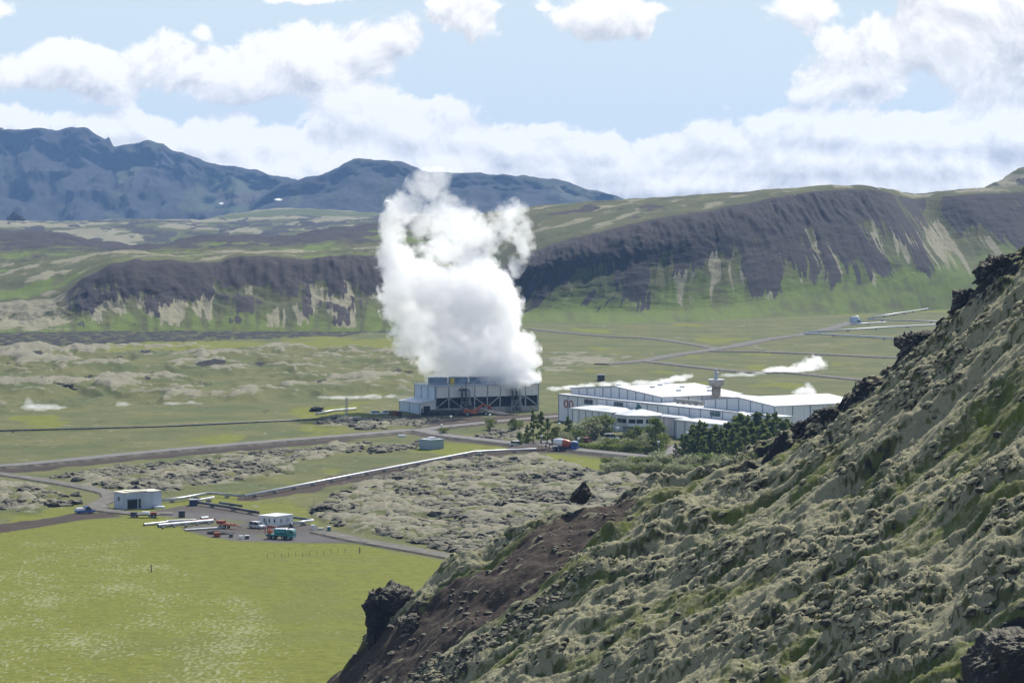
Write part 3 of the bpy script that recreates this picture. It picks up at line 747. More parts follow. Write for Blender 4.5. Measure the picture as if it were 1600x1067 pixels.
gully = -np.clip(fbm(fs / 60, fc / 13, 3, 320) - 0.25, 0, None) * 4.5
dz = rough * ((0.20 + 0.42 * heap) * bl1 + (0.06 + 0.25 * heap) * l1 + (0.15 + 0.15 * heap) * bl2 + (0.08 + 0.24 * heap) * l2 + 0.13 * l3) + 1.1 * fbm(X / 7, Y / 8, 3, 314) + 2.2 * rill * (1 - 0.8 * band) + gully + 0.10 * micro + craggy * (2.6 * crag_n + 1.0 * l1 - 0.9)
ledge = regh([(1480, 1075), (1520, 1030), (1560, 985), (1640, 950), (1700, 1100), (1600, 1180)], 4, 0.3)
dz = dz - 6.0 * ledge * sst(300, 285, Y) * 0.6
fade = sst(30, 8, Y - yc)
Z = base + dz * (0.15 + 0.85 * fade)
nz = slope_of(X, Y, Z)
lum = 0.42 * (bl1 - 0.35) + 0.30 * l1 + 0.25 * l2 + 0.22 * (bl2 - 0.4) + 0.12 * micro
mossn = fbm(X / 14, Y / 20, 4, 312)
fin_ = fbm(X / 1.3, Y / 1.9, 4, 319)
moss = sst(0.22, 0.56, lum + 0.30 * mossn + 0.34 * fin_ + 0.12 * l3) * (1 - 0.55 * smooth_g) * sst(0.32, 0.62, nz + 0.1 * micro)
moss = np.maximum(moss, 0.7 * sst(0.1, 0.6, mossn + 0.6 * fin_) * sst(0.5, 0.75, nz))
rock = sst(0.38, 0.06, lum + 0.2 * mossn + 0.30 * fin_ + 0.10 * l3) * 0.85 * (1 - smooth_g) + sst(0.60, 0.36, nz) * 0.6 * sst(-0.6, 0.5, micro + 0.3)
gul = sst(-0.3, -2.0, gully)
rock = np.maximum(rock, craggy * sst(0.9, 0.55, nz + 0.25 * micro) * 1.0)
rock = np.maximum(rock, strip * 0.6 * sst(-0.4, 0.3, micro))
rock = np.maximum(rock, ledge)
green = np.clip(0.75 * smooth_g + 0.5 * gul, 0, 1) * (0.7 + 0.3 * fbm(X / 3, Y / 5, 3, 313))
bandm = band * sst(0.62, 0.25, l2 * c2 + 0.3 * mossn * 0 + 0.25 * l1 * c1)
bandm = np.clip(bandm + band * 0.6, 0, 1)
grid_obj('hillside', X, Y, Z, 'hillside', green * (1 - band), moss * (1 - 0.96 * band) + 0.5 * band * sst(0.35, 0.7, fbm(fs / 5, fc / 1.6, 4, 318)), rock * (1 - 0.7 * band), np.maximum(bandm, 0.5 * strip), 0, 0)
HS = (X, Y, Z)

# ------------------------------------------------------------------ crags
def ico(sub):
    bm = bmesh.new(); bmesh.ops.create_icosphere(bm, subdivisions=sub, radius=1)
    v = np.array([q.co[:] for q in bm.verts]); f = np.array([[x.index for x in q.verts] for q in bm.faces]); bm.free()
    return v, f
def n3(v, s, o=4, seed=0):
    return (fbm(v[:, 0] * s + 3.1, v[:, 1] * s + v[:, 2] * s * 0.7, o, seed) + fbm(v[:, 1] * s - 7.7, v[:, 2] * s + v[:, 0] * s * 0.6, o, seed + 3) + fbm(v[:, 2] * s + 1.7, v[:, 0] * s - v[:, 1] * s * 0.5, o, seed + 6)) / 1.7
def crag(name, label, cat, c, rad, seed, lean=(0, 0), mat='crag', amp=0.34, sub=6, blocky=0.5, group=None, taper=0.0):
    v, f = ico(sub)
    # square the ball off a little, then break it up
    q = np.sign(v) * np.abs(v) ** (1 - 0.35 * blocky); q /= np.max(np.abs(q), axis=1, keepdims=True) ** blocky
    d = amp * n3(v, 1.3, 3, seed) + 0.5 * amp * np.abs(n3(v, 3.2, 4, seed + 20)) - 0.25 * amp * np.abs(n3(v, 7.0, 3, seed + 40))
    q = q * (1 + d)[:, None]
    p = q * np.array(rad)
    if taper: p[:, :2] *= (1 - taper * np.clip((q[:, 2:3] + 0.8) / 2, 0, 1)) 
    p[:, 0] += lean[0] * p[:, 2]; p[:, 1] += lean[1] * p[:, 2]
    o = np_mesh(name, p, f, mat, smooth=False); o.location = c
    return tag(o, label, cat, group)
def pw(px, py, d): return Vector(P(px, py, d))
crag('rock_outcrop', 'black overhanging lava cliff at the lower left edge of the brown scree', 'rock', pw(611, 963, 427), (3.4, 4.6, 4.2), 3, (-0.10, 0), amp=0.26, blocky=0.55)
crag('rock_outcrop', 'small dark boulder heap under the overhanging lava cliff', 'rock', pw(592, 1004, 426), (1.5, 2.5, 0.9), 5, amp=0.3)
crag('rock_outcrop', 'mossy boulder clinging to the scree beside the overhanging lava cliff', 'rock', pw(640, 975, 418), (1.5, 2.2, 1.2), 6, mat='lava_rock', amp=0.3)
crag('rock_outcrop', 'lone black pointed lava spire at the upper end of the brown scree', 'rock', pw(909, 769, 434), (1.75, 2.0, 1.45), 8, (0.25, 0), amp=0.30, blocky=0.1, taper=0.85)
crag('rock_outcrop', 'jagged black crag on the skyline of the slope at the right edge', 'rock', pw(1572, 424, 423), (3.6, 4.5, 2.3), 12, (0.35, 0), amp=0.40)
crag('rock_outcrop', 'small black crag just below the skyline crag at the right edge', 'rock', pw(1512, 478, 426), (2.2, 3.2, 2.0), 14, (0.3, 0), amp=0.38)
crag('rock_outcrop', 'dark crag on the slope edge level with the far white pipelines', 'rock', pw(1440, 540, 428), (3.0, 4.0, 1.9), 17, (0.45, 0), amp=0.38)
crag('rock_outcrop', 'dark crag on the slope edge over the end of the white hall', 'rock', pw(1358, 610, 430), (2.2, 3.2, 1.5), 21, (0.5, 0), amp=0.40)
crag('rock_outcrop', 'dark pointed rock in front of the right hall wall', 'rock', pw(1288, 652, 432), (2.0, 2.8, 1.3), 23, (0.5, 0), amp=0.42, blocky=0.2)
crag('rock_outcrop', 'low rounded rock beside the dense dark wood', 'rock', pw(1258, 668, 433), (1.5, 2.2, 1.1), 25, (0.3, 0), amp=0.34)
crag('rock_outcrop', 'big black cliff block cut off by the bottom right corner', 'rock', pw(1592, 1052, 272), (4.6, 5.0, 3.6), 27, (0.4, 0), amp=0.22, blocky=0.6)
crag('rock_outcrop', 'black shaded hollow rock in the lava field behind the white hut', 'rock', at(503, 800) + Vector((0, 0, 0.3)), (2.3, 2.6, 1.2), 31, amp=0.32)
crag('rock_outcrop', 'tiny dark crag at the foot of the far left mountain', 'rock', pw(24, 341, 4900), (19, 14, 9), 33, mat='far_crag', amp=0.4, sub=4, taper=0.8, blocky=0.1)
crag('rock_outcrop', 'dark rock heap among the grey mossy mounds on the left plain', 'rock', at(98, 612) + Vector((0, 0, 1.5)), (6, 7, 2.2), 35, mat='lava_rock', amp=0.4, sub=5)
crag('rock_outcrop', 'small dark stony mound beyond the plain left of the plume', 'rock', at(495, 642) + Vector((0, 0, 0.2)), (2.4, 3, 1.3), 36, amp=0.35, sub=4)

# lava rocks lying loose: too many to count
def scatter_rocks(name, polys, n, rmin, rmax, mat, zfun=None, seed=0, sub=2):
    r_ = np.random.default_rng(seed); base_v, f = ico(sub)
    var = []
    for k in range(10):
        d = 0.42 * n3(base_v, 1.6, 3, seed + 50 * k)
        var.append(base_v * (1 + d)[:, None])
    vs, fsx, cnt = [], [], 0
    pts = []
    for poly, share in polys:
        a = np.array(poly); need = int(n * share); got = 0; tries = 0
        while got < need and tries < 60:
            tries += 1
            q = r_.uniform(a.min(0), a.max(0), (need * 2, 2))
            sd = poly_sd(q[:, 0], q[:, 1], poly)
            w_ = at
            x, y, z = ray(q[:, 0], q[:, 1]); k = -HC / z
            wxy = np.stack([x * k, y * k], 1)
            keep = (sd + 6 * fbm(wxy[:, 0] / 9, wxy[:, 1] / 14, 3, 7) > 2) & (fbm(wxy[:, 0] / 12, wxy[:, 1] / 18, 3, 8) + r_.uniform(-0.5, 0.5, len(q)) > -0.15)
            for nm_, line, hw, zz in road_w: keep &= line_d(wxy[:, 0], wxy[:, 1], line[::3].tolist()) > hw + 4
            keep &= line_d(wxy[:, 0], wxy[:, 1], W(PIPES['main'])) > 4
            wxy = wxy[keep][:need - got]; got += len(wxy); pts.append(wxy)
    pts = np.concatenate(pts)
    for (x, y) in pts:
        s = rmin + (rmax - rmin) * r_.random() ** 3.4
        q = var[r_.integers(10)] * np.array([s * r_.uniform(0.9, 1.9), s * r_.uniform(0.9, 1.7), s * r_.uniform(0.5, 1.0)])
        a = r_.uniform(0, 6.28); ca, sa = math.cos(a), math.sin(a)
        q = np.stack([q[:, 0] * ca - q[:, 1] * sa + x, q[:, 0] * sa + q[:, 1] * ca + y, q[:, 2] + 0.1 * s], 1)
        vs.append(q); fsx.append(f + cnt); cnt += len(q)
    o = np_mesh(name, np.concatenate(vs), np.concatenate(fsx), mat, smooth=False)
    return o
o = scatter_rocks('lava_rocks', [(lavas[0], 0.62), (lavas[1], 0.18), (lavas[2], 0.06), (lavas[3], 0.08), (lavas[4], 0.03), (lavas[5], 0.03)], 17000, 0.25, 1.5, 'lava_rock', seed=3)
tag(o, 'grey moss capped lava rocks strewn over the flat lava fields', 'lava rocks', None, 'stuff')

# loose stones on the scree and the slope
tree_pts = np.stack([a.ravel() for a in HS], 1)
sel = ((PXh > 440) & (PXh < 1650) & (PYh > 380) & (PYh < 1090) & (Y < yc + 1)).ravel()
wgt = (strip * 1.6 + band * 0.12 + 0.012).ravel() * sel
wgt = wgt / wgt.sum()
idx = rng.choice(len(wgt), 1500, p=wgt)
bv, bf = ico(2); vs, fsx, cnt = [], [], 0
vars_ = [bv * (1 + 0.4 * n3(bv, 1.6, 3, 900 + 50 * k))[:, None] for k in range(8)]
for i in idx:
    s = 0.08 + 0.50 * rng.random() ** 4
    q = vars_[rng.integers(8)] * np.array([s * rng.uniform(0.8, 1.6), s * rng.uniform(0.8, 1.6), s * rng.uniform(0.6, 1.0)])
    vs.append(q + tree_pts[i]); fsx.append(bf + cnt); cnt += len(q)
mw = ((0.05 + heap ** 2.5) * (1 - 0.85 * smooth_g) * (1 - band) ** 3 * (0.4 + 0.6 * sst(-0.3, 0.4, fbm(X / 5, Y / 6, 3, 317)))).ravel() * sel * (Y / 430).ravel()
mw = mw / mw.sum(); mi_ = rng.choice(len(mw), 6000, p=mw)
mvs, mfs, mc = [], [], 0
mvar = [bv * (1 + 0.34 * n3(bv, 1.5, 3, 1500 + 50 * k))[:, None] for k in range(12)]
for i in mi_:
    q_ = 0.10 + 0.62 * rng.random() ** 4
    q = mvar[rng.integers(12)] * np.array([q_ * rng.uniform(0.9, 1.4), q_ * rng.uniform(0.9, 1.3), q_ * rng.uniform(0.6, 1.0)])
    a_ = rng.uniform(0, 6.28); ca_, sa_ = math.cos(a_), math.sin(a_)
    q = np.stack([q[:, 0] * ca_ - q[:, 1] * sa_, q[:, 0] * sa_ + q[:, 1] * ca_, q[:, 2]], 1)
    q[:, 2] += 0.35 * q[:, 0]
    mvs.append(q + tree_pts[i] + np.array([0, 0, -0.28 * q_])); mfs.append(bf + mc); mc += len(q)
o = np_mesh('moss_cushions', np.concatenate(mvs), np.concatenate(mfs), 'cushion', smooth=True)
tag(o, 'pale moss cushions over broken lava all across the near slope', 'moss', None, 'stuff')
o = np_mesh('scree_stones', np.concatenate(vs), np.concatenate(fsx), 'lava_rock', smooth=False)
tag(o, 'dark loose stones scattered over the brown scree of the near slope', 'stones', None, 'stuff')

# ------------------------------------------------------------------ buildings
def rot2(v, a): return Vector((v[0] * math.cos(a) - v[1] * math.sin(a), v[0] * math.sin(a) + v[1] * math.cos(a)))
class Frame:
    """a building's own axes on the plain: x along the front, y into the building"""
    def __init__(self, o, deg): self.o = Vector(o[:2]); self.a = R(deg); self.ex = rot2((1, 0), self.a); self.ey = rot2((0, 1), self.a)
    def w(self, x, y, z=0.0): p = self.o + self.ex * x + self.ey * y; return Vector((p.x, p.y, z))
    def l(self, p): q = Vector(p[:2]) - self.o; return q.dot(self.ex), q.dot(self.ey)
    def x_at(self, px, off=0.0):
        k = (px - 800) / F_PX; b = self.o + self.ey * off
        return (k * b.y - b.x) / (self.ex.x - k * self.ex.y)
    def y_at(self, px, x=0.0):
        k = (px - 800) / F_PX; b = self.o + self.ex * x
        return (k * b.y - b.x) / (self.ey.x - k * self.ey.y)
    def z_at(self, py, x, off=0.0): return HC - (py - YH) / F_PX * self.w(x, off).y

def seams(m, x0, x1, y, z0, z1, step, mi=1, side=-1, axis='x', w=0.34, t=0.12):
    n = max(1, int(round((x1 - x0) / step)))
    for i in range(n + 1):
        c = x0 + (x1 - x0) * i / n
        if axis == 'x': m.box(c - w / 2, c + w / 2, min(y, y + side * t), max(y, y + side * t), z0, z1, mi)
        else: m.box(min(y, y + side * t), max(y, y + side * t), c - w / 2, c + w / 2, z0, z1, mi)

def window(par, x0, x1, y, z0, z1, nx, glass='glass', side=-1, frame='seam'):
    g = MB(); g.box(x0, x1, min(y, y + side * 0.1), max(y, y + side * 0.1), z0, z1); o = g.build('window', glass, par)
    f = MB(); t = 0.16; ya, yb = sorted((y + side * 0.1, y + side * 0.24))
    for i in range(nx + 1):
        c = x0 + (x1 - x0) * i / nx; f.box(c - t / 2, c + t / 2, ya, yb, z0, z1)
    xs = [x0 + (x1 - x0) * i / nx for i in range(nx + 1)]
    for zc in (z0, z1):
        for a, b in zip(xs[:-1], xs[1:]): f.box(a + t / 2, b - t / 2, ya, yb, zc - t / 2, zc + t / 2)
    return o, f

# ---- the white station halls
A0 = at(873, 657)
fr = Frame(A0, -59)
ps = thing('power_station', 'long white power station of two low gabled halls with grey ribbed panels', 'building', A0, fr.a)
XG0, XG1 = 0.4, fr.x_at(1034, 5); XH0, XH1 = fr.x_at(1101, 5), fr.x_at(1211, 5); XE = fr.x_at(1220, 0)
m = MB(); m.box(0, XE, 0, 5, 0, 9.3, 0); m.box(XG1 + 0.05, XH0 - 0.05, 5.002, 12, 0, 9.28, 0)
seams(m, 0, XE, 0, 0, 9.05, 6.3); seams(m, 0.3, 4.7, 0, 0, 9.05, 4.4, axis='y')
lh = m.build('long_hall', ['white_clad', 'seam'], ps)
m = MB(); m.box(-0.5, XE + 0.4, -0.55, 4.98, 9.303, 9.62); m.box(XG1 + 0.06, XH0 - 0.06, 4.99, 12.2, 9.303, 9.60); m.build('roof', 'roof_white', lh)
m = MB(); m.box(-0.5, XE + 0.4, -0.60, -0.553, 9.28, 9.66); m.build('gutter', 'seam', lh)
for (a, b, t, c, n, gl) in [(914, 926.5, 624, 632, 6, 'glass'), (960.5, 974, 628, 637.5, 6, 'glass'), (1111, 1126, 642.5, 651, 4, 'green_glass')]:
    x0, x1 = fr.x_at(a), fr.x_at(b); o, f = window(lh, x0, x1, 0, fr.z_at(c, x1), fr.z_at(t, x0), n, gl)
    # bars stand proud of the pane
    f.build('window_frame', 'seam', lh)
# orange round lettering: o and n
xo = fr.x_at(885); zo = fr.z_at(631, xo); m = MB()
for i in range(20):
    a0, a1 = 2 * math.pi * i / 20, 2 * math.pi * (i + 1) / 20
    m.bar((xo + 1.25 * math.cos(a0), -0.2, zo + 1.25 * math.sin(a0)), (xo + 1.25 * math.cos(a1), -0.2, zo + 1.25 * math.sin(a1)), 0.2, 0.36)
m.build('letter', 'orange', lh); m = MB(); xn = xo + 3.5
for i in range(14):
    a0, a1 = math.pi * (1.15 - 1.3 * i / 14), math.pi * (1.15 - 1.3 * (i + 1) / 14)
    m.bar((xn + 1.25 * math.cos(a0), -0.2, zo + 1.25 * math.sin(a0)), (xn + 1.25 * math.cos(a1), -0.2, zo + 1.25 * math.sin(a1)), 0.2, 0.36)
for sx in (-1, 1): m.bar((xn + sx * 1.15, -0.2, zo - 1.25), (xn + sx * 1.15, -0.2, zo - 0.3), 0.19, 0.36)
m.build('letter', 'orange', lh)

def gable(x0, x1, y0, y1, ze, za, nskin, steps):
    xm = (x0 + x1) / 2; m = MB()
    m.prism([(x0, 0), (x1, 0), (x1, ze), (xm, za), (x0, ze)], y0, y1, 0)
    n = max(2, int(round((x1 - x0) / steps)))
    for i in range(n + 1):
        c = x0 + (x1 - x0) * i / n; top = ze + (za - ze) * (1 - abs(c - xm) / (xm - x0)) - 0.15
        m.box(max(x0, c - 0.17), min(x1, c + 0.17), y0 - 0.12, y0, 0, top, 1)
    ny = max(2, int(round((y1 - y0) / steps)))
    for i in range(ny + 1):
        c = y0 + (y1 - y0) * i / ny; m.box(x1, x1 + 0.12, max(y0, c - 0.17), min(y1, c + 0.17), 0, ze - 0.1, 1)
    h = m.build('gabled_hall', ['white_clad', 'seam'], ps)
    r = MB(); sl = (za - ze) / (xm - x0)
    for s, e in ((x0 - 0.5, xm), (x1 + 0.5, xm)):
        zs = ze - 0.5 * sl + 0.02
        a = [(s, zs), (e, za + 0.02), (e, za + 0.32), (s, zs + 0.32)]
        r.prism(a, y0 - 0.5, y1 + 0.5)
    r.build('roof', 'roof_white', h)
    t = MB()
    for s in (x0 - 0.5, x1 + 0.5):
        a = [(s, ze - 0.5 * sl + 0.05), (xm, za + 0.05), (xm, za + 0.36), (s, ze - 0.5 * sl + 0.36)]
        t.prism(a, y0 - 0.56, y0 - 0.503)
    t.build('eave_trim', 'seam', h)
    return h
gh1 = gable(XG0, XG1, 5.003, 38.5, 11.3, 13.5, 1, 5.3)
for (u_, v_) in [(0.30, 9), (0.62, 11), (0.66, 22), (0.80, 15), (0.85, 26), (0.42, 25), (0.72, 31), (0.55, 17)]:
    x = XG0 + (XG1 - XG0) * u_; xm = (XG0 + XG1) / 2; z = 11.3 + 2.2 * (1 - abs(x - xm) / (xm - XG0)) + 0.30
    m = MB(); m.prism([(x - 0.7, z - 0.1), (x + 0.7, z - 0.1), (x + 0.55, z + 0.5), (x - 0.55, z + 0.5)], 5 + v_ - 0.7, 5 + v_ + 0.7); m.build('roof_vent', 'roof_white', gh1)
gh2 = gable(XH0, XH1, 5.003, 41, 12.0, 13.7, 1, 6.6)
m = MB(); m.box(XG1 + 1, XH0 - 1, 26, 36, 0, 11.2, 0); seams(m, XG1 + 1, XH0 - 1, 26, 9.7, 11, 5); lk = m.build('link_hall', ['white_clad', 'seam'], ps)
m = MB(); m.box(XG1 + 0.6, XH0 - 0.6, 25.5, 36.5, 11.203, 11.5); m.build('roof', 'roof_white', lk)
x0, x1 = fr.x_at(1088, 26), fr.x_at(1101, 26); o, f = window(lk, max(x0, XG1 + 1.2), min(x1, XH0 - 1.2), 26, 9.9, 10.9, 3, 'green_glass'); f.build('window_frame', 'seam', lk)
xa, xb = fr.x_at(1059, 8), fr.x_at(1098, 8)
m = MB(); m.tube([(xa, 8, 10.5), (xb, 8, 10.5)], 0.75, 14)
for i in range(5): m.box(xa + (xb - xa) * i / 4 - 0.2, xa + (xb - xa) * i / 4 + 0.2, 7.6, 8.4, 9.61, 10.0)
m.build('roof_duct', 'concrete', ps, smooth=False)
# low annexes in front
def annex(x0, x1, y0, y1, h, rise=0.8, step=5.0, name='annex', par=ps):
    m = MB(); m.box(x0, x1, y0, y1, 0, h, 0); seams(m, x0, x1, y0, 0, h - 0.1, step); seams(m, y0, y1, x0, 0, h - 0.1, 5, axis='y')
    o = m.build(name, ['white_clad', 'seam'], par)
    r = MB(); e = 0.6; xs, ys = (x1 - x0) * 0.18, (y1 - y0) * 0.25
    vs = [(x0 - e, y0 - e, h + .003), (x1 + e, y0 - e, h + .003), (x1 + e, y1 - 0.01, h + .003), (x0 - e, y1 - 0.01, h + .003)]
    vs += [(x, y, h + 0.35) for x, y, z in vs] + [(x0 + xs, y0 + ys, h + 0.35 + rise), (x1 - xs, y0 + ys, h + 0.35 + rise), (x1 - xs, y1 - 0.01, h + 0.35 + rise), (x0 + xs, y1 - 0.01, h + 0.35 + rise)]
    r.add(vs, [(0, 3, 2, 1), (0, 1, 5, 4), (1, 2, 6, 5), (2, 3, 7, 6), (3, 0, 4, 7), (4, 5, 9, 8), (5, 6, 10, 9), (6, 7, 11, 10), (7, 4, 8, 11), (8, 9, 10, 11)])
    r.build('roof', 'roof_white', o)
    return o
xa = fr.x_at(895, -11); annex(xa, fr.x_at(957, -11), -11, -0.15, 6.2, 0.9, 4.6)
xb = fr.x_at(1057, -9); annex(xb, fr.x_at(1143, -9), -9, -0.15, 5.9, 0.5, 5.6)
annex(fr.x_at(1022, -5), xb - 0.7, -5, -0.15, 6.0, 0.4, 5.5)
# glazed stair tower and its wing
x0, x1 = fr.x_at(1146, -1.2), fr.x_at(1163, -1.2)
m = MB(); m.box(x0, x1, -1.2, -0.15, 0, 8.9, 0); gt = m.build('stair_tower', 'white_clad', ps)
o, f = window(gt, x0 + 0.3, x1 - 0.3, -1.2, 3.2, 8.4, 5, 'green_glass'); f.box(x0 + 0.4, x1 - 0.4, -1.62, -1.44, 5.6, 5.85); f.build('window_frame', 'seam', gt)
m = MB(); m.prism([(x0 - 0.4, 8.903), (x1 + 4, 8.903), (x1 + 4, 9.2), ((x0 + x1) / 2 + 2, 10.1), (x0 - 0.4, 9.2)], -3.0, -0.62); m.build('canopy_roof', 'roof_white', gt)
for a, b in ((1083, 675.5), (1145, 677)):
    q = fr.x_at(a, -14); m = MB(); m.box(q - 2.2, q + 2.2, -15.5, -12.5, 2.9, 3.3)
    for sx in (-1.8, 1.8): m.bar((q + sx, -14, -0.2), (q + sx, -14, 2.89), 0.25)
    m.build('canopy', 'roof_white', ps)
# eight sided visitor wing on a recessed ground floor
vw = at(999, 683); lx, ly = fr.l((vw.x, vw.y + 6))
oc = [(lx + 8.6 * math.cos(R(22.5 + 45 * i)), ly + 7.2 * math.sin(R(22.5 + 45 * i))) for i in range(8)]
m = MB(); m.prism(oc, 3.6, 7.0, 0, 'xy'); up = m.build('visitor_wing', 'white_clad', ps)
inn = [(lx + 0.72 * (a - lx), ly + 0.72 * (b - ly)) for a, b in oc]; m = MB(); m.prism(inn, -0.2, 3.597, 0, 'xy'); m.build('ground_floor', 'shed_clad', up)
for i in range(8):
    (ax, ay), (bx, by) = oc[i], oc[(i + 1) % 8]; ca, cb_ = Vector((ax, ay, 0)), Vector((bx, by, 0)); d = (cb_ - ca).normalized(); n_ = Vector((d.y, -d.x, 0))
    L_ = (cb_ - ca).length
    for k in range(2):
        s0 = ca + d * L_ * (0.08 + 0.44 * k) + n_ * 0.003; m = MB()
        m.hexa(s0 + Vector((0, 0, 4.7)), d * L_ * 0.38, n_ * 0.10, (0, 0, 1.35)); m.build('window', 'glass', up)
m = MB(); e = [(lx + 1.09 * (a - lx), ly + 1.09 * (b - ly)) for a, b in oc]
vs = [(a, b, 7.003) for a, b in e] + [(a, b, 7.35) for a, b in e] + [(lx, ly, 9.2)]
m.add(vs, [tuple(range(8))[::-1]] + [(i, (i + 1) % 8, 8 + (i + 1) % 8, 8 + i) for i in range(8)] + [(8 + i, 8 + (i + 1) % 8, 16) for i in range(8)]); m.build('roof', 'roof_white', up)
m = MB(); m.add([(lx - 1, ly - 1, 8.95), (lx + 1, ly - 1, 8.95), (lx + 1, ly + 1, 8.95), (lx - 1, ly + 1, 8.95), (lx, ly, 11.0)], [(0, 3, 2, 1), (0, 1, 4), (1, 2, 4), (2, 3, 4), (3, 0, 4)]); m.build('skylight', 'green_glass', up)

# ---- concrete tower
tw_ = thing('concrete_tower', 'round concrete tower with a wide drum near its top behind the white halls', 'tower', (69.6, 979.8, 0))
m = MB(); m.lathe([(1.75, -0.3), (1.65, 6), (1.55, 15.4)], 28); m.build('shaft', 'tower_concrete', tw_, smooth=True)
m = MB(); m.lathe([(1.6, 15.35), (2.5, 15.8), (2.5, 17.6), (1.0, 17.75)], 28)
for i in range(28):
    a = 2 * math.pi * i / 28; m.bar((2.5 * math.cos(a), 2.5 * math.sin(a), 16.0), (2.5 * math.cos(a), 2.5 * math.sin(a), 17.5), 0.12, mi=0)
m.build('drum', 'concrete', tw_)
m = MB(); m.lathe([(2.75, 17.62), (2.75, 17.85), (2.6, 17.86)], 28); m.build('parapet', 'roof_white', tw_)
m = MB(); m.lathe([(0.75, 17.8), (0.75, 20.0), (0.85, 20.05), (0.85, 20.3), (0.45, 20.4), (0.45, 21.3)], 18); m.build('vent_pipe', 'steel', tw_)

# ---- cooling tower
C0 = at(680.4, 646.6); cf = Frame(C0, 26.4)
ct = thing('cooling_tower', 'long grey cooling tower block with dark braced openings under the steam plume', 'building', C0, cf.a)
LX = cf.x_at(842) ; DY = 18.5; HT = 10.0
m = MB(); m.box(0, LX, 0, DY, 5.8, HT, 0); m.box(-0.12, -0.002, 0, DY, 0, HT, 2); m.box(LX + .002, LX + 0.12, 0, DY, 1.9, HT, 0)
seams(m, 0.2, LX - 0.2, 0, 5.8, HT - 0.1, 5.2, 1); seams(m, 0.2, DY - 0.2, -0.12, 0, HT - 0.1, 6.1, 1, axis='y')
m.build('cladding', ['cream_clad', 'seam', 'blue_clad'], ct)
m = MB(); m.box(0, LX, -0.1, DY, -0.4, 1.9); m.build('concrete_base', 'concrete', ct)
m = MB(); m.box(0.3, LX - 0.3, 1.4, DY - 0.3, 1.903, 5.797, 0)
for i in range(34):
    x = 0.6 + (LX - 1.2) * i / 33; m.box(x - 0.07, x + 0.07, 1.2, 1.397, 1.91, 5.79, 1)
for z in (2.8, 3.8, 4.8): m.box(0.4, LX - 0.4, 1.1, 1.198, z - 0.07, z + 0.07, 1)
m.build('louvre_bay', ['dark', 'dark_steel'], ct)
for i in range(9):
    x = 0.25 + (LX - 0.5) * i / 8; m = MB(); m.bar((x, 0.3, 1.91), (x, 0.3, 5.79), 0.4); m.build('column', 'steel', ct)
for i in (0, 1, 3, 4, 6, 7):
    x0 = 0.5 + (LX - 1.0) * i / 8; x1 = 0.5 + (LX - 1.0) * (i + 1) / 8; xm = (x0 + x1) / 2
    m = MB(); a, b = (x0, x1) if i % 2 == 0 else (x1, x0)
    m.bar((a, 0.5, 2.0), (b, 0.5, 5.7), 0.34); m.build('cross_brace', 'steel', ct)
m = MB(); m.box(-0.4, LX + 0.4, -0.4, DY + 0.4, HT + .003, HT + 0.35); m.build('roof_deck', 'roof_steel', ct)
m = MB()
for (p, q) in (((-0.2, -0.2), (LX + 0.2, -0.2)), ((-0.2, -0.2), (-0.2, DY + 0.2))):
    a, b = Vector((*p, HT + 0.3)), Vector((*q, HT + 0.3)); n = int((b - a).length / 2)
    for i in range(n + 1): m.bar(a.lerp(b, i / n), a.lerp(b, i / n) + Vector((0, 0, 1.1)), 0.08)
    m.bar(a + Vector((0, 0, 1.12)), b + Vector((0, 0, 1.12)), 0.08); m.bar(a + Vector((0, 0, 0.6)), b + Vector((0, 0, 0.6)), 0.06)
m.build('handrail', 'steel', ct)
for i in range(5):
    x = 4.8 + (LX - 9.2) * i / 4; m = MB()
    m.lathe([(3.9, HT + 0.353), (3.5, HT + 1.2), (3.45, HT + 2.4), (3.6, HT + 2.9), (3.2, HT + 2.9), (3.1, HT + 1.0)], 30, c=(x, DY * 0.45, 0))
    for k in range(15):
        a = 2 * math.pi * k / 15; m.bar((x + 3.62 * math.cos(a), DY * 0.45 + 3.62 * math.sin(a), HT + 0.9), (x + 3.6 * math.cos(a), DY * 0.45 + 3.6 * math.sin(a), HT + 2.9), 0.16)
    m.build('fan_stack', 'fan', ct)
x = cf.x_at(706, 1.5); m = MB(); m.box(x - 0.5, x + 0.5, 1.0, 2.0, HT + 0.353, HT + 2.9)
for s in (-1, 1): m.bar((x + s * 0.7, 0.9, HT + 0.36), (x + s * 0.7, 0.9, HT + 3.4), 0.12)
m.build('yellow_cage', 'yellow', ct)
for pc in (728, 807):
    x = cf.x_at(pc, -2); m = MB()
    for s in (-1.7, 1.7):
        m.bar((x + s * 1.5, -3.2, -0.2), (x + s * 0.8, -1.6, 6.6), 0.22); m.bar((x + s * 1.2, -1.0, -0.2), (x + s * 0.7, -0.7, 6.6), 0.2)
    for z in (2.0, 4.2, 6.4): m.bar((x - 2.6 + 0.18 * z, -2.6, z), (x + 2.6 - 0.18 * z, -2.6, z), 0.16)
    m.bar((x - 2.2, -2.7, 2.0), (x + 1.6, -2.3, 4.2), 0.12); m.bar((x + 2.0, -2.7, 2.0), (x - 1.6, -2.3, 4.2), 0.12)
    m.build('pipe_frame', 'steel', ct)
    for s in (-1.6, 0.0, 1.5):
        m = MB(); pts = [(x + s, -2.0, 0.4), (x + s, -2.0, 7.6)]
        for k in range(7):
            a = math.pi * 0.5 * k / 6; pts.append((x + s, -2.0 + 1.1 * (1 - math.cos(a)), 7.6 + 1.1 * math.sin(a)))
        pts.append((x + s, 0.4, 8.7)); m.tube(pts, 0.42, 12)
        if s == 0.0: m.tube([(x + s, -1.9, 8.6), (x + s, -1.9, 11.6)], 0.16, 8)
        m.build('riser_pipe', 'dark_pipe' if s < 1 else 'steel', ct, smooth=True)
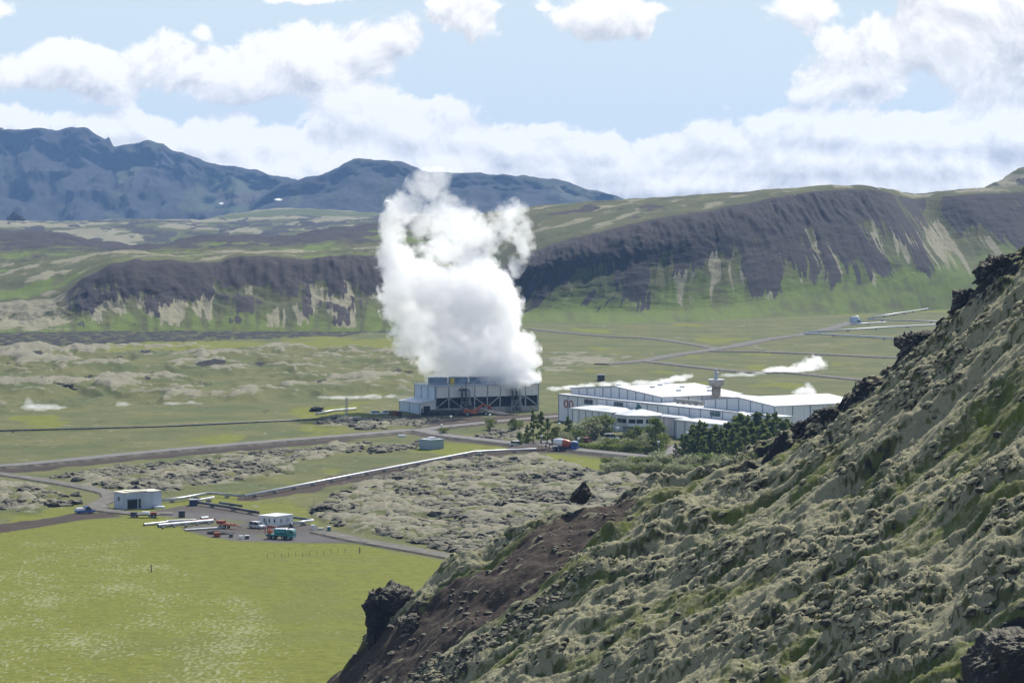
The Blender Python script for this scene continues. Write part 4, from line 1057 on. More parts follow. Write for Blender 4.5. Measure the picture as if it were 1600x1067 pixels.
# lean-to annex
xl = cf.x_at(656); m = MB()
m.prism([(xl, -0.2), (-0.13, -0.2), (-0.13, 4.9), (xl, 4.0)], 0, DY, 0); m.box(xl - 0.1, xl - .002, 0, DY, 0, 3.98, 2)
seams(m, 0.2, DY - 0.2, xl - 0.1, 0, 3.9, 9, 1, axis='y')
an = m.build('annex', ['cream_clad', 'seam', 'blue_clad'], ct)
m = MB(); m.prism([(xl - 0.5, 3.95), (-0.13, 4.92), (-0.13, 5.22), (xl - 0.5, 4.25)], -0.5, DY + 0.4); m.build('roof', 'roof_white', an)
xd = cf.x_at(667); m = MB(); m.box(xd - 1.45, xd + 1.25, -0.06, -0.002, -0.1, 3.0); m.build('doorway', 'dark', an)
m = MB(); m.box(xd - 2.3, xd - 1.75, -0.08, -0.002, -0.1, 2.2); m.build('side_door', 'dark_steel', an)

# ---- small buildings seen by two walls
def corner_house(name, label, cat, pc, pl, pr, deg, py_top):
    o = at(*pc); f = Frame(o, deg); h = HC - (py_top - YH) / F_PX * o.y
    return f, f.x_at(pr), f.y_at(pl), h, thing(name, label, cat, o, f.a)
f, lx_, ly_, h, t = corner_house('pump_house', 'flat roofed lilac grey pump house with a dark open bay beside the gravel track', 'building', (192.5, 796), 175.8, 250.5, 33, 772)
m = MB(); m.box(0, lx_, 0, ly_, -0.2, h, 0); wl = m.build('wall', 'pump_clad', t)
m = MB(); m.box(-0.15, lx_ * 0.2, -0.15, ly_ + 0.15, h + .003, h + 0.2); m.box(lx_ * 0.2 + .002, lx_ * 0.62, -0.1, ly_ + 0.1, h + .003, h + 0.35); m.box(lx_ * 0.62 + .002, lx_ + 0.15, -0.15, ly_ + 0.15, h + .003, h + 0.22); m.build('roof', 'roof_tan', t)
x0, x1 = f.x_at(197), f.x_at(212.5); m = MB(); m.box(x0, x1, -0.06, -.002, 0.1, h * 0.6); m.build('doorway', 'dark', t)
m = MB(); m.box(x0 - 0.1, x1 + 0.1, -0.7, -0.07, h * 0.6 + 0.02, h * 0.6 + 0.15); m.build('door_hood', 'steel', t)
x0, x1 = f.x_at(214.3), f.x_at(218); m = MB(); m.box(x0, x1, -0.07, -.002, 0.1, h * 0.62); m.build('door', 'dark_steel', t)
y0 = f.y_at(184.5); m = MB(); m.box(-0.06, -.002, y0, y0 + 0.8, h * 0.5, h * 0.75); m.build('window', 'glass', t)

f, lx_, ly_, h, t = corner_house('site_hut', 'white flat roofed site hut with small dark windows on the gravel yard', 'building', (431, 823.5), 404, 456.5, 54, 809)
m = MB(); m.box(0, lx_, 0, ly_, 0.15, h, 0); m.box(0.3, lx_ - 0.3, 0.3, ly_ - 0.3, -0.2, 0.149, 1); m.build('wall', ['white_clad', 'dark_steel'], t)
m = MB(); m.box(-0.2, lx_ + 0.2, -0.2, ly_ + 0.2, h + .003, h + 0.18); m.build('roof', 'roof_white', t)
for p_ in (437.8, 448):
    x0 = f.x_at(p_ - 1.1); x1 = f.x_at(p_ + 1.1); o, fm = window(t, x0, x1, 0, h * 0.42, h * 0.8, 1); fm.build('window_frame', 'white_paint', t)
for p_ in (411.5, 419.5, 427.5):
    y0 = f.y_at(p_ + 1.0); y1 = f.y_at(p_ - 1.0); m = MB(); m.box(-0.07, -.002, min(y0, y1), max(y0, y1), h * 0.45, h * 0.8); m.build('window', 'glass', t)
y0 = f.y_at(415.5); m = MB(); m.box(-0.06, -.002, y0, y0 + 0.7, 0.2, h * 0.78); m.build('door', 'steel', t)

f, lx_, ly_, h, t = corner_house('metal_shed', 'windowless grey blue metal shed standing alone in the grass below the road', 'shed', (672.5, 702.5), 655, 693, 40, 688.3)
m = MB(); m.box(0, lx_, 0, ly_, -0.2, h, 0); m.build('wall', 'shed_clad', t)
m = MB(); m.box(-0.12, lx_ + 0.12, -0.12, ly_ + 0.12, h + .003, h + 0.16); m.build('roof', 'roof_steel', t)
m = MB(); m.prism([(1.2, h + 0.163), (lx_ - 1.0, h + 0.163), (lx_ - 1.6, h + 0.7), (1.8, h + 0.7)], ly_ * 0.3, ly_ * 0.7); m.build('roof_vent', 'roof_white', t)
m = MB(); m.bar((0.1, ly_ * 0.9, h + 0.16), (0.1, ly_ * 0.9, h + 1.4), 0.12); m.build('vent_pipe', 'steel', t)

f, lx_, ly_, h, t = corner_house('dome_house', 'small pale blue valve house with a white dome by the far pipelines', 'building', (1334, 505.5), 1328.5, 1346.5, 20, 497.5)
m = MB(); m.box(0, lx_, 0, 6, -0.3, h * 0.75, 0); m.box(0, 2.0, 0.02, 5.9, h * 0.751, h * 1.3, 0); m.build('wall', 'blue_clad', t)
m = MB(); m.lathe([(2.2, h * 0.75), (2.2, h * 0.9), (2.0, h * 1.1), (1.55, h * 1.3), (0.85, h * 1.45), (0.1, h * 1.5)], 20, c=(lx_ * 0.62, 3, 0)); m.build('dome', 'roof_white', t, smooth=True)
m = MB(); m.box(lx_ * 0.45, lx_ * 0.8, -0.08, -.002, h * 0.25, h * 0.62); m.build('window', 'glass', t)
o_ = at(939, 595); t = thing('valve_box', 'tiny dark hut on the dark soil strip beyond the left white hall', 'hut', o_)
m = MB(); m.box(-1.6, 1.6, -1.5, 1.5, -0.2, 2.6); m.build('wall', 'dark_steel', t); m = MB(); m.box(-1.8, 1.8, -1.7, 1.7, 2.603, 2.8); m.build('roof', 'seam', t)

# ------------------------------------------------------------------ pipelines
def pipeline(label, pts, r=0.45, h=0.9, mat='pipe', step=11.0, group=None, lying=False):
    w_ = [at(*p) for p in pts]; o0 = w_[0]
    t = thing('pipeline', label, 'pipe', o0, 0, group)
    loc = [Vector((q.x - o0.x, q.y - o0.y, h)) for q in w_]
    m = MB(); m.tube(loc, r, 14); m.build('pipe', mat, t, smooth=True)
    if not lying:
        s = MB(); any_ = False
        for a, b in zip(loc[:-1], loc[1:]):
            L_ = (b - a).length; n = max(1, int(L_ / step)); d = (b - a).normalized(); sd_ = Vector((-d.y, d.x, 0))
            for i in range(n):
                c = a.lerp(b, (i + 0.5) / n); c.z = 0
                s = MB(); s.hexa(c - d * 0.25 - sd_ * 0.7 + Vector((0, 0, -0.3)), d * 0.5, sd_ * 1.4, (0, 0, 0.3 + h - r * 0.8)); s.build('support', 'concrete', t)
    return t
pipeline('long bright steam pipeline running from the pump house up to the concrete mixer', [(252, 787), (286, 783), (327, 775.5), (383, 780), (560, 745), (740, 710.5), (770, 708.8), (838, 705.8)], 0.36, 0.9)
pipeline('short bright pipe stub behind the gravel yard', [(303, 788.5), (334, 782.5)], 0.3, 1.0, step=4)
pipeline('dark pipeline running along the back of the yard to the white hut', [(311, 789.5), (352, 796), (404, 805.5)], 0.34, 0.8, 'dark_pipe', 7)
pipeline('short dark pipe across the scrub behind the yard', [(343, 789), (378, 794.5)], 0.3, 0.7, 'dark_pipe', 6)
pipeline('bright pipe reaching out of the right side of the white hut', [(459, 823), (489, 818.5)], 0.34, 0.9, step=4)
pipeline('dark pipe behind the bright one at the right of the white hut', [(457, 814), (489, 817.5)], 0.3, 0.9, 'dark_pipe', 5)
gp = 'white pipelines crossing the far right plain'
pipeline('uppermost far white pipeline climbing right from the dome house', [(1357, 499.5), (1420, 489.5), (1520, 474)], 0.5, 1.2, step=30, group=gp)
pipeline('shortest far white pipeline just below the dome house', [(1329, 510), (1384, 506)], 0.45, 1.2, step=30, group=gp)
pipeline('far white pipeline rising gently right from the sharp corner on the plain', [(1257, 522.5), (1390, 514), (1500, 508)], 0.5, 1.2, step=30, group=gp)
pipeline('greyer far pipeline falling right from the sharp corner on the plain', [(1257, 523.5), (1350, 529), (1480, 537)], 0.5, 1.2, step=30, group=gp)
pipeline('thin far pipe running level behind the pipelines to the slope edge', [(1357, 501), (1400, 503.5), (1510, 506)], 0.4, 1.2, 'steel', 30, group=gp)
pipeline('dark pipe line crossing the left plain above the road', [(-60, 676.5), (100, 672), (250, 668), (420, 660), (520, 655)], 0.3, 0.4, 'dark_pipe', 24)
pipeline('short pale pipe lying on the plain near the lattice mast', [(494, 648.5), (520, 643.5), (556, 640)], 0.4, 0.5, 'pipe', 12)
def loose(label, a, b, r, mat, z=0.0):
    r *= 0.75; A_, B_ = at(*a), at(*b); m = MB(); d = B_ - A_
    m.tube([(0, 0, r + z), tuple(d + Vector((0, 0, r + z)))], r, 14)
    for q in (Vector((0, 0, r + z)), d + Vector((0, 0, r + z))):
        e = d.normalized() * (0.02 if q.length < 2 else -0.02)
        m.tube([q - e, q + e * 0.5], r * 0.8, 12, 1)
    o = m.build('steel_pipe', [mat, 'dark'], None, smooth=False); o.location = A_
    return tag(o, label, 'pipe', 'loose pipes lying at the edge of the yard')
loose('leftmost loose pale pipe sticking out over the green field', (225, 821.5), (262, 817.5), 0.42, 'pipe')
loose('short dark loose pipe with a pale top in the middle of the pipe stack', (260, 817), (290, 815.5), 0.5, 'pipe')
loose('longest dark and bright loose pipe at the front of the pipe stack', (247, 824), (333, 816.5), 0.6, 'pipe')
loose('thin loose pipe lying apart on the gravel ending at the orange trailer', (289, 829.5), (350, 825.5), 0.32, 'pipe')
loose('bright loose pipe end behind the front of the pipe stack', (289, 814.5), (306, 813.5), 0.35, 'pipe')
loose('rusty red loose pipe at the right end of the pipe stack', (300, 815), (336, 812), 0.3, 'rust')
loose('short pale loose pipe on top of the rusty one', (314, 811.5), (325, 810.5), 0.45, 'white_paint')
o = None
t = thing('timber_sleepers', 'dark timber bearers under the front of the pipe stack', 'timber', at(290, 822))
for k in range(5):
    m = MB(); q = at(255 + 18 * k, 824.5 - 1.6 * k) - at(290, 822); m.box(q.x - 0.2, q.x + 0.2, q.y - 1.4, q.y + 1.2, -0.1, 0.3); m.build('bearer', 'dark_steel', t)

# ------------------------------------------------------------------ vehicles
def wheel(par, x, y, r, w=0.24):
    m = MB(); m.lathe([(r * 0.6, -w / 2), (r, -w / 2 + 0.04), (r, w / 2 - 0.04), (r * 0.6, w / 2)], 18, c=(x, y, r), axis='y'); o = m.build('wheel', 'tyre', par, smooth=False)
    # hub disc
    h = MB(); h.lathe([(r * 0.55, -w / 2 - 0.02), (r * 0.55, w / 2 + 0.02)], 12, c=(x, y, r), axis='y'); h.build('rim', 'steel', o)
def car(label, px, py, head, paint='white_paint', L_=4.5, wd_=1.8, ht=1.55, name='car', cat='car', group=None, pick=False):
    t = thing(name, label, cat, at(px, py), R(head), group)
    h = L_ / 2; b = 0.32; s = 0.86
    m = MB(); m.prism([(-h, b + 0.08), (-h + 0.1, b), (h - 0.15, b), (h, b + 0.15), (h - 0.05, s - 0.12), (h - 0.9, s), (-h + 0.1, s + 0.04), (-h, s - 0.1)], -wd_ / 2, wd_ / 2); m.build('body', paint, t, bevel=0.05)
    cx0, cx1 = (-h + 0.15, h - 1.0) if not pick else (-0.3, h - 1.0)
    m = MB(); m.prism([(cx0, s + .002), (cx1, s + .002), (cx1 - 0.75, ht - 0.06), (cx0 + 0.35, ht - 0.06)], -wd_ / 2 + 0.1, wd_ / 2 - 0.1); m.build('cabin_glass', 'glass', t)
    m = MB(); m.prism([(cx0 + 0.30, ht - 0.057), (cx1 - 0.70, ht - 0.057), (cx1 - 0.95, ht), (cx0 + 0.5, ht)], -wd_ / 2 + 0.1, wd_ / 2 - 0.1)
    for x in (cx0 + 0.12, (cx0 + cx1) / 2):
        for y in (-1, 1): m.bar((x, y * (wd_ / 2 - 0.09), s), (x + 0.2, y * (wd_ / 2 - 0.12), ht - 0.05), 0.1)
    m.build('roof', paint, t)
    for sx in (-1, 1):
        for sy in (-1, 1): wheel(t, sx * L_ * 0.30, sy * (wd_ / 2 - 0.1), 0.33)
    for sy in (-1, 1): m = MB(); m.box(h - 0.06, h + 0.02, sy * 0.6 - 0.18, sy * 0.6 + 0.18, 0.58, 0.74); m.build('headlight', 'lamp', t)
    return t
car('small silver white car parked left of the white hut', 402, 825, -40, 'silver_paint', ht=1.6)
car('white car on the road beside the brown soil heap', 809, 697, -20, 'white_paint', 4.9, 1.95, 1.75)
gc = 'cars parked left of the cooling tower'
car('white car parked farthest left of the cooling tower annex', 588, 648, 20, 'white_paint', group=gc)
car('white car parked nearest the cooling tower annex among two', 606, 647.5, 25, 'white_paint', group=gc)
car('blue and white pickup car on the track left of the pump house', 133, 802, 35, 'blue_paint', 5.0, 1.9, 1.8, 'pickup_truck', 'pickup', pick=True)
m = MB(); m.box(-2.3, -0.5, -0.75, 0.75, 0.87, 1.5); pk = m.build('load_box', 'white_paint', None); pk.parent = [o for o in bpy.data.objects if o.name.startswith('pickup_truck')][0]
gh = 'vehicles parked behind the hedge'
car('white vehicle peeping over the hedge left of the red one', 908, 690, 10, 'white_paint', group=gh)
car('red vehicle half hidden behind the hedge', 918, 690.5, 60, 'rust', group=gh)
car('white van roof showing behind the hedge below the visitor wing', 955, 687, 5, 'white_paint', 5.2, 2.0, 2.1, 'van', 'van', group=gh)

def truck_base(t, L_, n_ax, mat='navy_paint'):
    m = MB(); m.box(-L_ / 2, L_ / 2, -0.5, 0.5, 0.75, 1.05); m.build('chassis', 'dark_steel', t)
    xs = [L_ / 2 - 1.3] + ([L_ / 2 - 3.0] if n_ax == 4 else []) + [-L_ / 2 + 1.2, -L_ / 2 + 2.5]
    for x in xs:
        for sy in (-1, 1): wheel(t, x, sy * 1.0, 0.52, 0.4)
def cab(t, x0, x1, z1, paint, top=None):
    m = MB(); m.prism([(x0, 0.7), (x1, 0.55), (x1 + 0.05, 1.6), (x1 - 0.2, z1 - 0.25), (x1 - 0.5, z1), (x0, z1)], -1.22, 1.22); c = m.build('cab', paint, t, bevel=0.06)
    m = MB(); m.hexa((x1 + 0.055, -1.05, 1.65), (0, 2.1, 0), (-0.22, 0, z1 - 2.0), (0.05, 0, 0.01)); m.build('windscreen', 'glass', c)
    for sy in (-1, 1):
        m = MB(); m.box(x0 + 0.7, x1 - 0.35, min(sy * 1.225, sy * 1.26), max(sy * 1.225, sy * 1.26), 1.7, z1 - 0.45); m.build('side_window', 'glass', c)
        m = MB(); m.box(x1 + 0.0, x1 + 0.1, sy * 0.85 - 0.2, sy * 0.85 + 0.2, 0.8, 1.05); m.build('headlight', 'lamp', c)
    if top: m = MB(); m.box(x0 + 0.1, x1 - 0.6, -1.15, 1.15, z1 + .003, z1 + 0.18); m.build('cab_roof', top, c)
t = thing('mixer_truck', 'concrete mixer truck with white and orange drum on the road by the trees', 'truck', at(883, 704.5), R(-22))
truck_base(t, 8.6, 4); cab(t, 2.4, 4.3, 3.0, 'blue_paint', 'white_paint')
m = MB(); prof = [(0.5, -4.2), (0.75, -4.0), (1.05, -3.2), (1.3, -2.0), (1.38, -0.8), (1.3, 0.6), (1.0, 1.6), (0.5, 2.0)]
m.lathe(prof, 24, axis='x', mis=lambda i, k: 1 if (i in (4, 5, 6)) or (i == 0) else (1 if (i * 3 + k) % 24 < 5 else 0))
mt = Matrix.Translation((0.2, 0, 2.35)) @ Matrix.Rotation(R(9), 4, 'Y'); m.v = [tuple(mt @ Vector(q)) for q in m.v]
m.build('drum', ['white_paint', 'orange'], t, smooth=True)
m = MB(); m.box(-3.6, 2.2, -1.15, 1.15, 1.06, 1.35); m.build('deck', 'navy_paint', t)
m = MB(); m.bar((-4.1, 0, 2.6), (-5.0, 0, 1.5), 0.5, 0.2); m.build('chute', 'dark_steel', t)
m = MB(); m.prism([(-4.5, 2.9), (-3.7, 2.9), (-3.9, 3.6), (-4.4, 3.6)], -0.5, 0.5); m.build('hopper', 'dark_steel', t)

t = thing('tank_truck', 'teal tanker truck with a white tank and an orange loading crane in the yard', 'truck', at(438, 842), R(-18)); t.scale = (0.82, 0.82, 0.85)
truck_base(t, 8.4, 4); cab(t, 2.5, 4.4, 2.7, 'teal_paint', 'white_paint')
m = MB(); m.lathe([(0.5, -1.6), (1.0, -1.5), (1.08, -1.2), (1.08, 2.0), (0.95, 2.2), (0.4, 2.3)], 24, axis='x', c=(0, 0, 1.95), mis=lambda i, k: 1 if 3 < k < 9 or i in (0, 4) else 0); m.build('tank', ['teal_paint', 'white_paint'], t, smooth=True)
m = MB(); m.box(-4.1, 2.3, -1.15, 1.15, 1.055, 1.3); m.build('deck', 'teal_paint', t)
m = MB(); m.box(-3.6, -2.6, -0.6, 0.6, 1.303, 2.4); m.bar((-3.1, 0, 2.4), (-3.2, 0, 3.6), 0.35); m.bar((-3.2, 0, 3.5), (-1.2, 0.2, 3.2), 0.28); m.bar((-1.2, 0.2, 3.2), (-1.9, 0.2, 2.3), 0.2); m.build('loading_crane', 'orange', t)
m = MB(); m.bar((-4.2, 0.9, 1.3), (-4.2, 0.9, 3.2), 0.18); m.bar((-4.2, -0.9, 1.3), (-4.2, -0.9, 3.2), 0.18); m.bar((-4.2, -0.9, 3.1), (-4.2, 0.9, 3.1), 0.15); m.build('rack', 'rust', t)

t = thing('wheel_loader', 'orange red construction loader with a raised arm in front of the cooling tower', 'loader', at(744, 649.5), R(15))
m = MB(); m.prism([(-4.6, 0.9), (0.2, 0.8), (0.2, 2.0), (-1.0, 2.4), (-4.4, 2.6)], -1.15, 1.15); m.build('body', 'orange', t, bevel=0.06)
m = MB(); m.prism([(-2.9, 2.55), (-1.2, 2.42), (-1.4, 3.9), (-2.8, 3.9)], -0.75, 0.75); m.build('cabin', 'glass', t)
m = MB(); m.bar((-0.2, 0, 2.1), (2.6, 0, 4.2), 0.5); m.bar((2.6, 0, 4.2), (5.0, 0, 3.4), 0.45); m.bar((0.3, 0, 1.4), (2.0, 0, 3.6), 0.25); m.build('arm', 'orange', t)
m = MB(); m.prism([(4.6, 2.4), (5.7, 2.2), (5.5, 3.6), (4.8, 3.7)], -1.1, 1.1); m.build('bucket', 'rust', t)
for x in (-3.6, 3.4):
    for sy in (-1, 1): wheel(t, x, sy * 1.15, 0.85, 0.6)
m = MB(); m.box(0.21, 4.4, -0.6, 0.6, 0.7, 1.3); m.build('chassis', 'dark_steel', t)

t = thing('tipping_trailer', 'rusty orange trailer frame standing on the gravel yard', 'trailer', at(355, 825.5), R(-30))
m = MB(); m.bar((-2.6, -0.6, 1.15), (2.4, -0.6, 0.9), 0.3); m.bar((-2.6, 0.6, 1.15), (2.4, 0.6, 0.9), 0.3)
for x in (-2.3, -1.0, 0.4, 1.8): m.bar((x, -0.6, 1.1), (x, 0.6, 1.1), 0.25)
m.build('frame', 'orange', t)
m = MB(); m.bar((2.3, 0, 0.9), (3.9, 0, 0.55), 0.2); m.build('drawbar', 'rust', t)
m = MB(); m.box(-2.7, -0.9, -0.75, 0.75, 1.31, 1.8); m.build('load', 'rust', t)
for sy in (-1, 1): wheel(t, -1.4, sy * 0.85, 0.45, 0.3); wheel(t, -0.2, sy * 0.85, 0.45, 0.3)

t = thing('flatbed_trailer', 'low dark trailer loaded with pale blocks beside the track below the pump house', 'trailer', at(226, 808.5), R(-2))
m = MB(); m.box(-3.8, 3.6, -0.9, 0.9, 0.6, 0.85); m.build('bed', 'dark_steel', t)
for x in (-3.0, -2.1, 1.5, 2.4):
    for sy in (-1, 1): wheel(t, x, sy * 0.85, 0.4, 0.3)
m = MB(); m.box(-3.4, -1.9, -0.7, 0.7, 0.853, 1.4); m.build('load', 'dark_steel', t)
m = MB(); m.box(-0.6, 1.2, -0.7, 0.7, 0.853, 1.5); m.build('load', 'white_paint', t)
m = MB(); m.box(1.5, 3.0, -0.6, 0.6, 0.853, 1.35); m.build('load', 'rust', t)

def lump_obj(name, label, cat, loc, rad, mat, seed, group=None, amp=0.25, sub=3):
    v, f = ico(sub); p = v * (1 + amp * n3(v, 1.5, 3, seed))[:, None] * np.array(rad)
    o = np_mesh(name, p, f, mat, smooth=True); o.location = loc
    return tag(o, label, cat, group)
MAT['soil'] = plain('brown_soil', (0.070, 0.048, 0.036), 0.95, 0.3, 1.0, bump=0.4)
MAT['darksoil'] = plain('dark_wet_soil', (0.040, 0.037, 0.037), 0.95, 0.3, 0.7, bump=0.4)
lump_obj('soil_heap', 'brown soil heap dumped on the road between the white car and the mixer truck', 'heap', at(826, 702), (6.5, 6.0, 1.5), 'soil', 3)
lump_obj('soil_heap', 'long dark soil bank in front of the cooling tower openings', 'heap', at(728, 648), (17, 5.0, 1.9), 'darksoil', 4)
lump_obj('soil_heap', 'low gravel heap with a red box before it on the yard', 'heap', at(344, 833), (3.2, 3.0, 0.8), 'darksoil', 5)
def crate(name, label, cat, px, py, sx, sy, sz, mat, rz=10, lid=None):
    t = thing(name, label, cat, at(px, py), R(rz))
    m = MB(); m.box(-sx / 2, sx / 2, -sy / 2, sy / 2, -0.05, sz); m.build('body', mat, t, bevel=0.04)
    m = MB(); m.box(-sx / 2 - 0.05, sx / 2 + 0.05, -sy / 2 - 0.05, sy / 2 + 0.05, sz + .003, sz + 0.12); m.build('lid', lid or mat, t)
    return t
crate('box', 'rusty red box in front of the low gravel heap', 'box', 339, 838.5, 1.5, 1.2, 0.9, 'rust')
crate('box', 'small dark box right of the rusty red one on the yard edge', 'box', 361, 839, 0.8, 0.8, 0.6, 'dark_steel')
crate('bag', 'round white bag on the grass edge of the yard', 'bag', 376.5, 842, 0.8, 0.8, 0.7, 'white_paint')
crate('bag', 'dark and white bundle on the grass right of the white bag', 'bag', 386, 841.5, 0.9, 0.8, 0.7, 'dark_steel', lid='white_paint')
crate('container', 'dark square container behind the pipe stack', 'container', 284, 808.5, 1.5, 1.5, 1.6, 'dark_steel')
crate('container', 'white flat crate on the ground right of the pump house', 'crate', 249, 793.5, 2.6, 1.6, 0.35, 'white_paint')
crate('container', 'dark blue unit with a pale lid at the end of the short bright stub', 'container', 302, 789.5, 2.0, 2.4, 1.5, 'navy_paint', lid='steel')
crate('valve_cabinet', 'small blue green post box by the track right of the white hut', 'cabinet', 514, 831.5, 0.8, 0.8, 1.3, 'teal_paint', lid='white_paint')
crate('valve_cabinet', 'white cabinet at the end of the bright pipe right of the hut', 'cabinet', 489, 827, 0.9, 0.9, 1.0, 'white_paint')
crate('rubble', 'reddish pale rubble block on the track right of the hut', 'block', 501, 829, 1.2, 1.0, 0.6, 'roof_tan')
lump_obj('round_tank', 'dark round reel standing right behind the teal tanker', 'reel', at(455, 829) + Vector((0, 0, 0.9)), (0.6, 1.0, 1.05), 'dark_steel', 9, amp=0.05)
crate('white_block', 'white block on the grass beside the main road above the blue shed', 'block', 628, 683, 2.4, 1.4, 0.7, 'white_paint')
for k, (a, b, l, mt_) in enumerate([(618, 648.5, 'red tool box left of the cooling tower annex', 'rust'), (624, 649.5, 'brown drum pile touching the annex wall', 'soil'), (612, 648.5, 'tan bundle behind the parked cars', 'wood')]):
    crate('supply_pile', l, 'pile', a, b, 1.8, 1.6, 1.5, mt_)

# ------------------------------------------------------------------ posts, lamps, mast
def lamp_post(label, px, py, h=5.0):
    t = thing('street_lamp', label, 'lamp post', at(px, py), 0, 'globe street lamps around the plant')
    m = MB(); m.tube([(0, 0, -0.2), (0, 0, h)], [0.10, 0.07], 10); m.build('post', 'steel', t)
    m = MB(); m.lathe([(0.05, h), (0.32, h + 0.12), (0.46, h + 0.42), (0.32, h + 0.72), (0.05, h + 0.8)], 16); m.build('globe', 'lamp', t, smooth=True)
lamp_post('globe lamp at the road fork above the blue shed', 690, 685, 4.0)
lamp_post('globe lamp on the bank left of the orange loader', 704.5, 671, 4.0)
lamp_post('globe lamp right of the orange loader', 765.5, 668, 4.0)
lamp_post('globe lamp in front of the dark trees by the mixer truck', 846.5, 701, 3.6)
lamp_post('taller globe lamp among the dark trees by the mixer truck', 853, 690, 4.0)
lamp_post('globe lamp in front of the shrubs below the orange letters', 912, 684, 4.0)
lamp_post('globe lamp right of the mixer truck cab', 904, 705, 3.6)
lamp_post('globe lamp at the corner of the visitor wing', 965, 690, 4.0)
lamp_post('globe lamp at the edge of the dense dark wood', 1029, 713, 4.0)
lamp_post('globe lamp before the blue end wall of the white station', 873.5, 683, 4.0)
t = thing('lattice_mast', 'slim grey lattice mast standing on the plain left of the cooling tower', 'mast', at(541.5, 654))
m = MB(); 
for s in ((-.4, -.3), (.4, -.3), (0, .4)): m.bar((s[0], s[1], -0.2), (s[0] * 0.7, s[1] * 0.7, 7.6), 0.13)
for k in range(8):
    z = k * 0.95; m.bar((-.4, -.3, z), (.38, -.3, z + 0.95), 0.08); m.bar((.4, -.3, z), (0, .38, z + 0.95), 0.08)
m.build('lattice', 'steel', t)
m = MB(); m.box(-5, -0.7, -0.4, 0.4, 0.35, 0.8); m.box(0.6, 5.2, -0.5, 0.4, 0.3, 0.75); m.box(-0.5, 0.5, -0.6, 0.5, -0.2, 0.9); m.build('footing', 'white_paint', t)
def post(label, px, py, h, mat='wood', r=0.12):
    m = MB(); m.tube([(0, 0, -0.2), (0, 0, h * 0.92), (0, 0, h)], [r, r * 0.9, r * 0.55], 8); m.bar((-r * 1.6, 0, h * 0.8), (r * 1.6, 0, h * 0.8), r * 0.5)
    o = m.build('post', mat); o.location = at(px, py); return tag(o, label, 'post')
post('lone short wooden post in the middle of the green field', 236.5, 893, 1.5)
post('wooden post on the upper right edge of the green field', 562, 863.5, 1.3)
post('thin grey pole beside the black shaded rock right of the hut', 490.5, 806, 4.3, 'steel', 0.07)
for k in range(12):
    px = 418 + k * 11.0; py = 872 - k * 0.9 + (k % 3) * 0.5
    m = MB(); m.tube([(0, 0, -0.2), (0, 0, 0.95)], [0.05, 0.04], 6); o = m.build('fence_post', 'wood'); o.location = at(px, py)
    tag(o, 'thin wooden stake in the faint fence line across the top of the green field', 'fence post', 'stakes of the faint field fence')

# ------------------------------------------------------------------ people
def person_mesh(name):
    J = {'pel': (0, 0, .95, .15, .11), 'waist': (0, 0, 1.10, .14, .10), 'chest': (0, .01, 1.33, .17, .12), 'neck': (0, 0, 1.50, .06, .06), 'chin': (0, .02, 1.57, .075, .085), 'head': (0, .02, 1.68, .085, .105), 'crown': (0, .01, 1.76, .06, .07)}
    E = [('pel', 'waist'), ('waist', 'chest'), ('chest', 'neck'), ('neck', 'chin'), ('chin', 'head'), ('head', 'crown')]
    for s, n in ((-1, 'l'), (1, 'r')):
        J.update({'hip' + n: (s * .09, 0, .90, .10, .10), 'kn' + n: (s * .11, .02, .50, .065, .07), 'an' + n: (s * .12, -.01, .09, .045, .05), 'toe' + n: (s * .14, .15, .04, .045, .035),
                  'sh' + n: (s * .19, 0, 1.42, .065, .065), 'el' + n: (s * .25, -.02, 1.14, .047, .047), 'wr' + n: (s * .25, .08, .90, .034, .034), 'pa' + n: (s * .25, .11, .82, .040, .025)})
        E += [('pel', 'hip' + n), ('hip' + n, 'kn' + n), ('kn' + n, 'an' + n), ('an' + n, 'toe' + n), ('chest', 'sh' + n), ('sh' + n, 'el' + n), ('el' + n, 'wr' + n), ('wr' + n, 'pa' + n)]
        for i, (dx, L_) in enumerate(((-.028, .075), (-.009, .09), (.009, .085), (.028, .065))):
            J['f%s%d' % (n, i)] = (s * .25 + dx, .12, .82 - L_, .010, .010); E.append(('pa' + n, 'f%s%d' % (n, i)))
        J['th' + n] = (s * .25 - s * .045, .14, .80, .011, .011); E.append(('pa' + n, 'th' + n))
    ks = list(J); me = bpy.data.meshes.new(name)
    me.from_pydata([J[k][:3] for k in ks], [(ks.index(a), ks.index(b)) for a, b in E], [])
    o = bpy.data.objects.new(name, me); COL.objects.link(o)
    o.modifiers.new('s', 'SKIN'); sb = o.modifiers.new('u', 'SUBSURF'); sb.levels = 1
    for i, k in enumerate(ks): me.skin_vertices[0].data[i].radius = J[k][3:5]; me.skin_vertices[0].data[i].use_root = (i == 0)
    me2 = bpy.data.meshes.new_from_object(o.evaluated_get(bpy.context.evaluated_depsgraph_get()))
    bpy.data.objects.remove(o)
    bm = bmesh.new(); bm.from_mesh(me2)
    for f in bm.faces:
        z = f.calc_center_median().z; x = abs(f.calc_center_median().x); f.smooth = True
        f.material_index = 1 if (z > 1.5 or (x > 0.2 and z < .88 and z > .7)) else (2 if z < 0.95 else 0)
    # nose
    bm.to_mesh(me2); bm.free(); me2.name = name
    return me2
pm = person_mesh('person')
